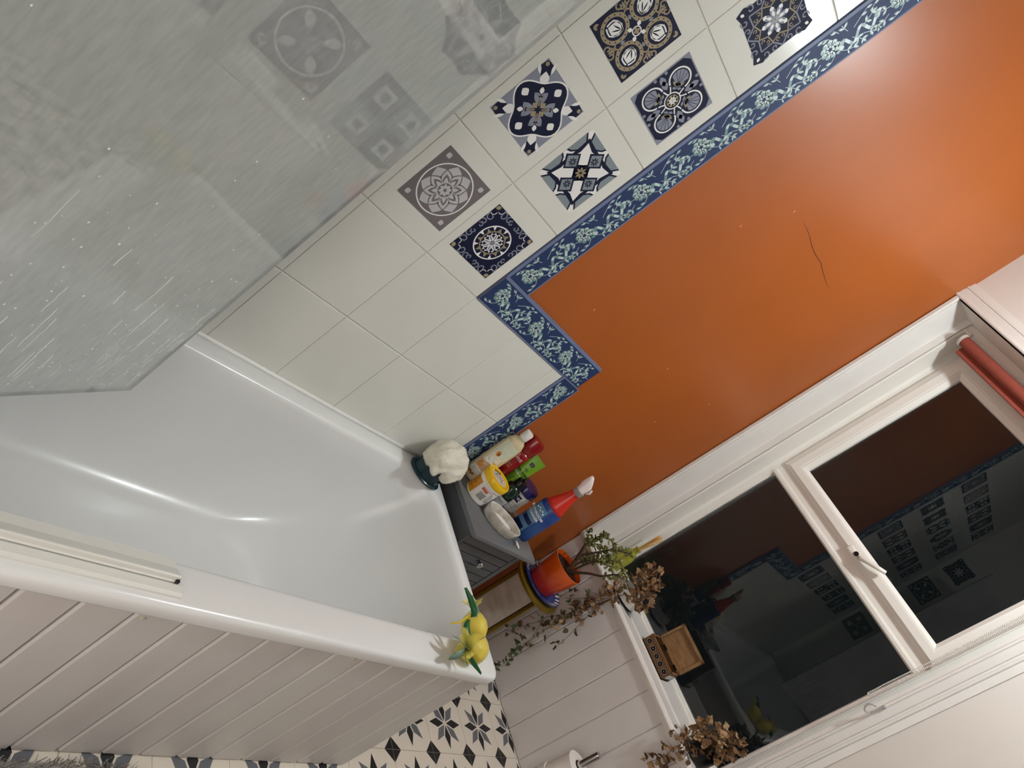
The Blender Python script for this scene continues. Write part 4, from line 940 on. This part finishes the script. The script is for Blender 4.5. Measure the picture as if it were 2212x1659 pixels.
def leaf_mesh(name,l,w,th,m,lobed=0,curl=.0):
    mb=MB()
    if not lobed:
        bm=bmesh.new(); bmesh.ops.create_icosphere(bm,subdivisions=2,radius=1)
        for v in bm.verts:
            p=v.co; t_=(p.x+1)/2; p.x=t_*l; p.y*=w*(.55+.6*t_)*.85; p.z=p.z*th+curl*t_*t_
        mb.frombm(bm,m)
    else:
        o=[(0,0),(.12,.34),(-.05,.55),(.30,.62),(.50,.42),(.72,.36),(1.0,0)] if lobed==1 else [(0,0),(.1,.42),(.42,.60),(.66,.46),(.9,.2),(1,0)]
        up=[(x*l,y*w,(.0 if i%2 else .14)*l+curl*x*l) for i,(x,y) in enumerate(o)]; dn=[(x,-y,z) for x,y,z in up[1:-1]][::-1]
        mid=[(.25*l,0,-.06*l),(.62*l,0,-.04*l+curl*.5*l)]
        vs=up+dn+mid; n=len(up); k=len(vs)
        fs=[]
        N_=n+len(dn)
        for i in range(N_):
            j=(i+1)%N_; xm=(vs[i][0]+vs[j][0])/2; c_=k-2 if xm<.42*l else k-1; fs.append((i,j,c_))
        # stitch between the two mid points
        ks=[i for i in range(n-1) if ((vs[i][0]+vs[i+1][0])/2<.42*l)!=((vs[min(i+1,n-1)][0]+vs[min(i+2,n-1)][0])/2<.42*l)]
        for i in ks: fs.append((i+1,k-2,k-1))
        for i in range(n-1,N_):
            j=(i+1)%N_; j2=(i+2)%N_
            if ((vs[i][0]+vs[j][0])/2<.42*l)!=((vs[j][0]+vs[j2][0])/2<.42*l): fs.append((j,k-1,k-2))
        mb.add(vs,fs,m)
    me=bpy.data.meshes.new(name); me.from_pydata([tuple(v) for v in mb.v],[],mb.f); me.materials.append(m)
    if not lobed: me.polygons.foreach_set('use_smooth',[True]*len(me.polygons))
    return me
JL=[leaf_mesh('leaf',.023,.0082,.0028,m_jl),leaf_mesh('leaf',.018,.0072,.0026,m_jl),leaf_mesh('leaf',.020,.0075,.0022,m_jl2)]
q=random.Random(11)
def twist(dirv,roll): return (Vector(dirv).to_track_quat('X','Z').to_matrix()@Matrix.Rotation(roll,3,'X')).to_euler()
for k,(n_,P) in enumerate(br.items()):
    S_=smooth_path(P,4); a,b_=rad[n_]; mb=MB(); mb.tube(S_,[a+(b_-a)*i/(len(S_)-1) for i in range(len(S_))],m_bark,8); mb.build('branch',jd,True)
    st=int(len(S_)*{'A':.62,'A2':.45,'B':.40,'C':.45,'C2':.5,'D':.62}[n_])
    for i in range(st,len(S_)):
        t_=(S_[min(i+1,len(S_)-1)]-S_[i-1]).normalized()
        for s in range(2 if n_ in('A','C2') else 3):
            v=Vector((q.uniform(-1,1),q.uniform(-1,1),q.uniform(-.7,1))); v=(v-t_*v.dot(t_)*.7).normalized()
            inst('leaf',q.choice(JL),jd,S_[i]+Vector([q.uniform(-.004,.004) for _ in range(3)]),twist(v,q.uniform(0,6)),[q.uniform(.8,1.2)]*3)
# side twigs on A2 and C
for o_,e_ in (((.108,-.124,.648),(.150,-.11,.66)),((.160,-.125,.575),(.135,-.10,.60)),((.161,-.083,.688),(.135,-.07,.70)),((.181,-.082,.653),(.155,-.06,.655)),((.102,-.112,.675),(.118,-.13,.70)),((.272,-.127,.675),(.262,-.10,.70))):
    S_=smooth_path([o_,tuple((a+b)/2+.004 for a,b in zip(o_,e_)),e_],3); mb=MB(); mb.tube(S_,.0013,m_bark,6); mb.build('twig',jd,True)
    for i in range(2,len(S_)):
        for s in range(2):
            inst('leaf',q.choice(JL),jd,S_[i],twist((q.uniform(-1,1),q.uniform(-1,1),q.uniform(-.5,1)),q.uniform(0,6)))
# =================== REED DIFFUSER ===================
m_dg_=mat('yellow_green_glass',(206,204,84),.08,trans=.6,ior=1.4); m_reed=mat('reed',(206,158,84),.6)
df_=thing('reed_diffuser','yellow-green glass reed diffuser in the left corner of the window sill','reed diffuser',(.112,.155,.602))
mb=MB(); mb.lathe([(0,.602),(.030,.602),(.033,.606),(.033,.675),(.027,.695),(.014,.708),(.0125,.722),(.016,.724),(.016,.729),(.011,.729)],m_dg_,(.112,.148,0),8,sx=1,sy=.85); mb.build('glass_bottle',df_)
for i in range(11):
    a=q.uniform(-1,1); mb=MB(); mb.tube([(.112-.012*a,.148+q.uniform(-.012,.012),.608),(.112+.004*a,.148+q.uniform(-.004,.004),.722),(.126+.020*a,.148+q.uniform(-.016,.010),.838-abs(a)*.01)],.0016,m_reed,6); mb.build('reed',df_,True)
# =================== DRIED IVY POTS ===================
def tapered(mb,P,r,m): mb.tube(P,[r*(1-.5*i/(len(P)-1)) for i in range(len(P))],m,5)
m_iv=[mat('dry_ivy_brown',(150,116,82),.75,noise=.25,nscale=40),mat('dry_ivy_tan',(180,146,108),.75,noise=.2,nscale=40),mat('dry_ivy_dark',(104,76,50),.75,noise=.2),mat('fading_ivy_olive',(104,92,56),.65,noise=.25,nscale=50),mat('ivy_green',(86,98,56),.55,noise=.2,nscale=50)]
m_stem=mat('ivy_stem',(86,62,42),.8)
IV=[[leaf_mesh('ivy_leaf',.021,.017,0,m,lo,cu) for lo,cu in((1,.25),(2,-.3),(1,.7))] for m in m_iv]
def ivy(loc,pr_,label_pot,label_ivy,m_pot,strands,bush,seed,nb):
    q=random.Random(seed); x,y=loc
    p=thing('ivy_pot',label_pot,'plant pot',(x,y,.604))
    mb=MB(); mb.lathe([(0,.604),(pr_*.93,.604),(pr_*.95,.606),(pr_*.97,.614)],m_black,(x,y,0),40,cap=False); mb.lathe([(pr_*.97,.614),(pr_*1.0,.655),(pr_*.96,.655),(pr_*.92,.64),(0,.64)],m_pot,(x,y,0),40,cap=False); mb.build('pot_body',p,True,auto=40)
    iv=thing('dried_ivy',label_ivy,'ivy plant',(x,y,.64)); cnt=0
    for name,P,a,mi in strands:
        S_=smooth_path([(x,y,.640)]+P,5); mb=MB(); tapered(mb,S_,.0013,m_stem); mb.build('stem',iv,True)
        for i in range(4,len(S_)):
            f=i/len(S_)
            for s in range(a):
                if q.random()<.93:
                    of=Vector((q.uniform(-.020,.020),q.uniform(-.018,.004),q.uniform(-.014,.014))); pt=S_[i]+of
                    if pt.y>-.012 and pt.z<.60: pt.y=-.012
                    mm=q.choice(mi[0]) if f<.6 else q.choice(mi[1])
                    v=(of.normalized()+Vector((0,-.3,-.5)))
                    inst('leaf',q.choice(IV[mm]),iv,pt,twist(v,q.uniform(-1.2,1.2)),[q.uniform(.75,1.2)]*3); cnt+=1
    for i in range(nb):
        cx,cy,cz,rx,ry,rz_=bush[i%len(bush)]
        v=Vector((q.gauss(0,1),q.gauss(0,1),q.gauss(0,1))).normalized()*q.uniform(.55,1)
        pt=Vector((cx+v.x*rx,cy+v.y*ry,cz+v.z*rz_))
        if pt.z<.62 and pt.y>-.01: pt.z=.62
        if pt.y>.19: pt.y=.19
        inst('leaf',q.choice(IV[q.choice([0,0,1,1,2])]),iv,pt,twist(v+Vector((0,0,-.3)),q.uniform(-2,2)),[q.uniform(.85,1.35)]*3); cnt+=1
        if i%9==0:
            mb=MB(); tapered(mb,smooth_path([(x+q.uniform(-.02,.02),y+q.uniform(-.02,.02),.64),((x+pt.x)/2,(y+pt.y)/2,(.66+pt.z)/2+.01),pt],3),.0012,m_stem); mb.build('stem',iv,True)
    return cnt
Br=[0,1,2]
strandsL=[('A',[(.300,.0,.628),(.296,-.03,.532),(.271,-.028,.458),(.268,-.028,.412),(.264,-.028,.366),(.234,-.03,.281),(.217,-.028,.222),(.214,-.03,.173),(.190,-.03,.128)],1,(Br+[3],[3,3,4,2])),
('B',[(.300,.0,.630),(.301,-.03,.553),(.309,-.03,.503),(.325,-.03,.442),(.341,-.03,.38),(.354,-.03,.327)],1,(Br,[0,2,3])),
('C',[(.300,-.0,.628),(.292,-.035,.511),(.271,-.035,.458),(.276,-.035,.401),(.276,-.035,.321),(.284,-.035,.228),(.299,-.035,.148),(.316,-.035,.1),(.312,-.035,.066)],1,(Br+[3],[3,4,4])),
('D',[(.272,.0,.636),(.268,-.03,.584),(.250,-.035,.50),(.211,-.045,.425)],1,(Br,[3,4])),
('E',[(.255,.01,.66),(.268,-.03,.622),(.275,-.03,.558),(.322,-.03,.528)],1,(Br,Br)),
('F',[(.30,-.0,.628),(.27,-.032,.42),(.245,-.035,.347),(.236,-.035,.313),(.268,-.035,.251),(.29,-.035,.185),(.301,-.035,.139)],1,([0,3],[3,4,2])),
('G',[(.30,.0,.63),(.285,-.03,.55),(.275,-.04,.50),(.268,-.035,.44)],2,(Br,Br))]
print('ivy leaves',ivy((.288,.070),.058,'low white pot with a dark base on the left of the window sill','dried brown ivy trailing from the left of the sill down the boards',m_pw,strandsL,[(.285,.060,.715,.050,.045,.055),(.330,.045,.675,.040,.035,.035),(.275,.065,.755,.045,.035,.035)],5,150))
strandsR=[('A',[(.85,.0,.632),(.838,-.03,.624),(.842,-.03,.575),(.847,-.03,.53),(.84,-.03,.48)],2,(Br,Br)),('B',[(.86,.0,.632),(.878,-.03,.596),(.878,-.03,.545),(.88,-.03,.50)],1,(Br,Br)),('C',[(.83,.0,.635),(.815,-.02,.64),(.806,-.03,.60)],1,(Br,Br))]
print('ivy leaves',ivy((.862,.075),.055,'low dark pot at the right end of the window sill','dried brown ivy at the right end of the sill beside the white wall',m_black,strandsR,[(.868,.07,.705,.050,.045,.060),(.83,.055,.685,.045,.03,.04),(.895,.06,.735,.03,.04,.04)],8,140))
# =================== WOODEN BOX ===================
m_wd=mat('carved_wood',(100,68,36),.5,rgb2=(76,48,24),nscale=30,stretch=(1,4,4),bump=.2); m_wl=mat('light_wood',(150,114,74),.55,rgb2=(124,90,54),nscale=24,stretch=(1,5,5)); m_pew=mat('painted_grey_flower',(156,154,156),.5)
B0=(.4515,.083); BX=.153; BY=.070; BH=.046; z0=.6045
bxo=thing('wooden_box','small carved wooden box with its lid open, on the window sill between the ivy pots','box',(B0[0]+BX/2,B0[1]+BY/2,z0))
mb=MB(); x0,y0=B0; tk=.006
mb.box((x0,y0,z0),(x0+BX,y0+BY,z0+.005),m_wd); mb.box((x0,y0,z0),(x0+BX,y0+tk,z0+BH),m_wd); mb.box((x0,y0+BY-tk,z0),(x0+BX,y0+BY,z0+BH),m_wd); mb.box((x0,y0+tk,z0),(x0+tk,y0+BY-tk,z0+BH),m_wd); mb.box((x0+BX-tk,y0+tk,z0),(x0+BX,y0+BY-tk,z0+BH),m_wd)
mb.box((x0,y0,z0+BH),(x0+BX,y0+tk,z0+BH+.0015),m_wl);mb.box((x0,y0+BY-tk,z0+BH),(x0+BX,y0+BY,z0+BH+.0015),m_wl);mb.box((x0,y0,z0+BH),(x0+tk,y0+BY,z0+BH+.0015),m_wl);mb.box((x0+BX-tk,y0,z0+BH),(x0+BX,y0+BY,z0+BH+.0015),m_wl)
mb.build('box_body',bxo)
mb=MB(); mb.box((x0+.0061,y0+.0061,z0+.005),(x0+BX-.0061,y0+BY-.0061,z0+.0065),m_wl); mb.build('box_lining',bxo)
m_line=mat('inlay_line',(176,132,70),.5)
for k in range(5):
    cx=x0+.018+k*.0293; cz=z0+BH/2; mb=MB()
    d=Draw(lambda u,v,o:(cx+u*.0125,y0-.0004-o,cz+v*.0125),.0003); d.disc(0,0,.72,m_pew,20)
    for i in range(12): d.petal(0,0,i*PI/6,1.0,.15,m_pew)
    d.L().ring(0,0,.18,.32,m_wd,14); d.L().disc(0,0,.12,m_pew,10); f=d.mb.build('flower_inlay',bxo,fix=False)
    mb=MB()
    for a,b_ in (((cx-.0142,cz-.019),(cx-.0134,cz+.019)),((cx-.0142,cz-.019),(cx+.0142,cz-.0182)),((cx-.0142,cz+.0182),(cx+.0142,cz+.019))): mb.box((a[0],y0-.0006,a[1]),(b_[0],y0,b_[1]),m_line)
    mb.build('inlay_frame',bxo)
d=Draw(lambda u,v,o:(x0+BX+.0004+o,y0+BY/2+u*.03,z0+BH/2+v*.016),.0003)
for k in (-.62,0,.62): d.disc(k,0,.30,m_w,14,ry=.7)
d.L(); [d.disc(k,0,.13,m_black,10,ry=.3) for k in (-.62,0,.62)]; d.mb.build('side_inlay',bxo,fix=False)
lid=MB(); T=Matrix.Translation((0,y0+BY,z0+BH+.002))@Matrix.Rotation(math.radians(-7),4,'X')
def tb_(mb,a,b_,m):
    t=MB(); t.box(a,b_,m); mb.add([T@Vector(v) for v in t.v],t.f,m)
LH=.104; lw=.010
tb_(lid,(x0,.003,0),(x0+BX,.007,LH),m_wl); tb_(lid,(x0,-.008,0),(x0+lw,.003,LH),m_wl); tb_(lid,(x0+BX-lw,-.008,0),(x0+BX,.003,LH),m_wl); tb_(lid,(x0,-.008,LH-lw),(x0+BX,.003,LH),m_wl); tb_(lid,(x0,-.008,0),(x0+BX,.003,.006),m_wl)
lo_=lid.build('lid',bxo)
hb=MB(); 
for hx in (x0+.035,x0+BX-.04): tb_(hb,(hx,-.0095,-.004),(hx+.022,-.0075,.004),m_black)
hb.build('hinge',bxo)
# =================== TOILET ROLLS AND HOLDER ===================
m_tp=mat('toilet_paper',(236,230,224),.9,noise=.03,bump=.2,bscale=160); m_card=mat('cardboard_tube',(150,128,104),.8)
hx,hy=.768,-.095
hd=thing('roll_holder','chrome upright toilet roll holder on the floor by the boards','toilet roll holder',(hx,hy,0))
mb=MB(); mb.lathe([(0,.001),(.07,.001),(.072,.004),(.068,.010),(.02,.012),(.0125,.016),(.0125,.352),(.0115,.3555),(0,.3565)],m_chrome,(hx,hy,0),32); mb.build('pole',hd,True,auto=40)
def roll(x,y,z,label):
    t=thing('toilet_roll',label,'toilet roll',(x,y,z),'toilet rolls on the holder'); mb=MB(); mb.lathe([(.0215,z),(.052,z),(.0545,z+.002),(.0545,z+.102),(.052,z+.104),(.0215,z+.104)],m_tp,(x,y,0),40,cap=False); mb.build('paper',t,True,auto=40)
    mb=MB(); mb.lathe([(.0200,z+.0005),(.0213,z+.0005),(.0213,z+.1035),(.0200,z+.1035),(.0200,z+.0005)],m_card,(x,y,0),28,cap=False); mb.build('card_core',t,True,auto=40)
roll(hx+.002,hy,.168,'upper white toilet roll on the chrome pole'); roll(hx-.006,hy+.004,.0625,'lower white toilet roll of the two on the chrome pole')
mb=MB(); mb.lathe([(.011,.0125),(.035,.0125),(.035,.0615),(.011,.0615)],m_chrome,(hx,hy,0),28,cap=False); mb.build('spacer',hd,True,auto=40)
# =================== ROLLER BLIND + CHAIN, HOOK ===================
m_terr=mat('terracotta_fabric',(150,72,56),.85,noise=.06,nscale=30,bump=.3,bscale=300)
bl=thing('roller_blind','rolled-up terracotta roller blind under the window head','roller blind',(.52,.095,2.13))
def cylx(mb,x0,x1,y,z,r,m,n=28): mb.lathe([(0,x0),(r,x0),(r,x1),(0,x1)],m,n=n,T=Matrix(((0,0,1,0),(0,1,0,y),(1,0,0,z),(0,0,0,1))))
mb=MB(); cylx(mb,.110,.925,.083,2.131,.0195,m_terr); mb.build('fabric_roll',bl,True,auto=40)
mb=MB(); mb.box((.118,.098,2.092),(.915,.1005,2.140),m_terr); mb.box((.118,.094,2.088),(.915,.1035,2.099),m_terr,.003); mb.build('hem_bar',bl)
m_brk=mat('bracket_white',(214,208,198),.35)
for x in (.100,.926):
    mb=MB(); cylx(mb,x,x+.009,.083,2.131,.023,m_brk); mb.box((x,.083,2.131),(x+.004,.1015,2.168),m_brk,.001); mb.build('bracket',bl,True,auto=40)
mb=MB(); bme=bmesh.new(); bmesh.ops.create_icosphere(bme,subdivisions=1,radius=.0027); bv=[v.co.copy() for v in bme.verts]; bf=[[v.index for v in f.verts] for f in bme.faces]; bme.free()
m_bead=mat('bead_white',(240,232,222),.25)
def cp(s): # chain loop path
    return None
zt,zb=2.125,1.192; N_=170
for k in range(N_):
    z=zb+.008+(zt-zb-.008)*k/(N_-1); w_=.0045 if z>1.25 else .0045*(.5+.5*(z-1.2)/.05); dx_=.002*math.sin((z-1.19)*5)
    for sg,yy in ((-1,.0965),(1,.0965)):
        x=.9285+sg*max(w_,.003)+dx_; mb.add([(v.x+x,v.y+yy,v.z+z) for v in bv],bf,m_bead)
for a in (-2.4,-1.57,-.7): mb.add([(v.x+.9285+.003*math.cos(a),v.y+.0965,v.z+zb+.006+.004*math.sin(a)) for v in bv],bf,m_bead)
o=mb.build('bead_chain',bl,True,fix=False); tag(o,kind='stuff')
m_hook=mat('clear_hook',(210,206,208),.08,trans=.5,ior=1.45)
hk=thing('curtain_hook','clear curved tieback hook screwed to the right window architrave','hook',(.99,-.02,1.2))
mb=MB(); mb.tube(smooth_path([(.9935,-.026,1.226),(.992,-.029,1.214),(.993,-.031,1.196),(.991,-.036,1.180),(.983,-.046,1.173),(.974,-.052,1.181),(.973,-.052,1.194),(.979,-.048,1.203),(.985,-.045,1.206)],5),[.0028]*41,m_hook,10); mb.build('hook_arm',hk,True)
mb=MB(); mb.lathe([(0,0),(.006,0),(.0055,.004),(.003,.005),(0,.005)],m_hook,n=18,T=Matrix.Translation((.9935,-.0235,1.222))@Matrix.Rotation(PI/2,4,'X')); mb.build('screw_boss',hk,True)
# =================== SHAGGY BATH MAT ===================
m_mat_=mat('grey_shag',(158,153,148),.9,noise=.3,nscale=80)
bmt=thing('bath_mat','grey shaggy bath mat on the floor beside the bath panel','bath mat',(.97,-2.0,0))
mb=MB(); P=[(.700,-2.6),(.706,-1.75),(.712,-1.60),(.735,-1.52),(.80,-1.47),(1.18,-1.44),(1.25,-1.50),(1.27,-2.6)]
mb.ext(P,'z',.001,.012,m_mat_); mb.build('backing',bmt)
mb=MB(); cnt=0
def inside(x,y): 
    if x<.700 or x>1.265: return False
    lim=-1.44-.0*(x) if x>.8 else -1.47-.05*((.8-x)/.1)**2*1.6
    return -2.55<y<lim
while cnt<16000:
    x=R.uniform(.699,1.05); y=R.uniform(-2.35,-1.44)
    if not inside(x,y): continue
    cnt+=1; h=R.uniform(.016,.028); a=R.uniform(0,6.28); l=R.uniform(.002,.012); w_=.0011; b_=R.uniform(0,6.28)
    dx_,dy_=math.cos(b_)*w_,math.sin(b_)*w_; tx=max(.688,x+l*math.cos(a))
    mb.add([(x-dx_,y-dy_,.008),(x+dx_,y+dy_,.008),(tx+dx_*.6,y+l*math.sin(a)+dy_*.6,h),(tx-dx_*.6,y+l*math.sin(a)-dy_*.6,h)],[(0,1,2,3)],m_mat_)
o=mb.build('shag_pile',bmt,fix=False); tag(o,kind='stuff')
print('objects',len(bpy.data.objects))
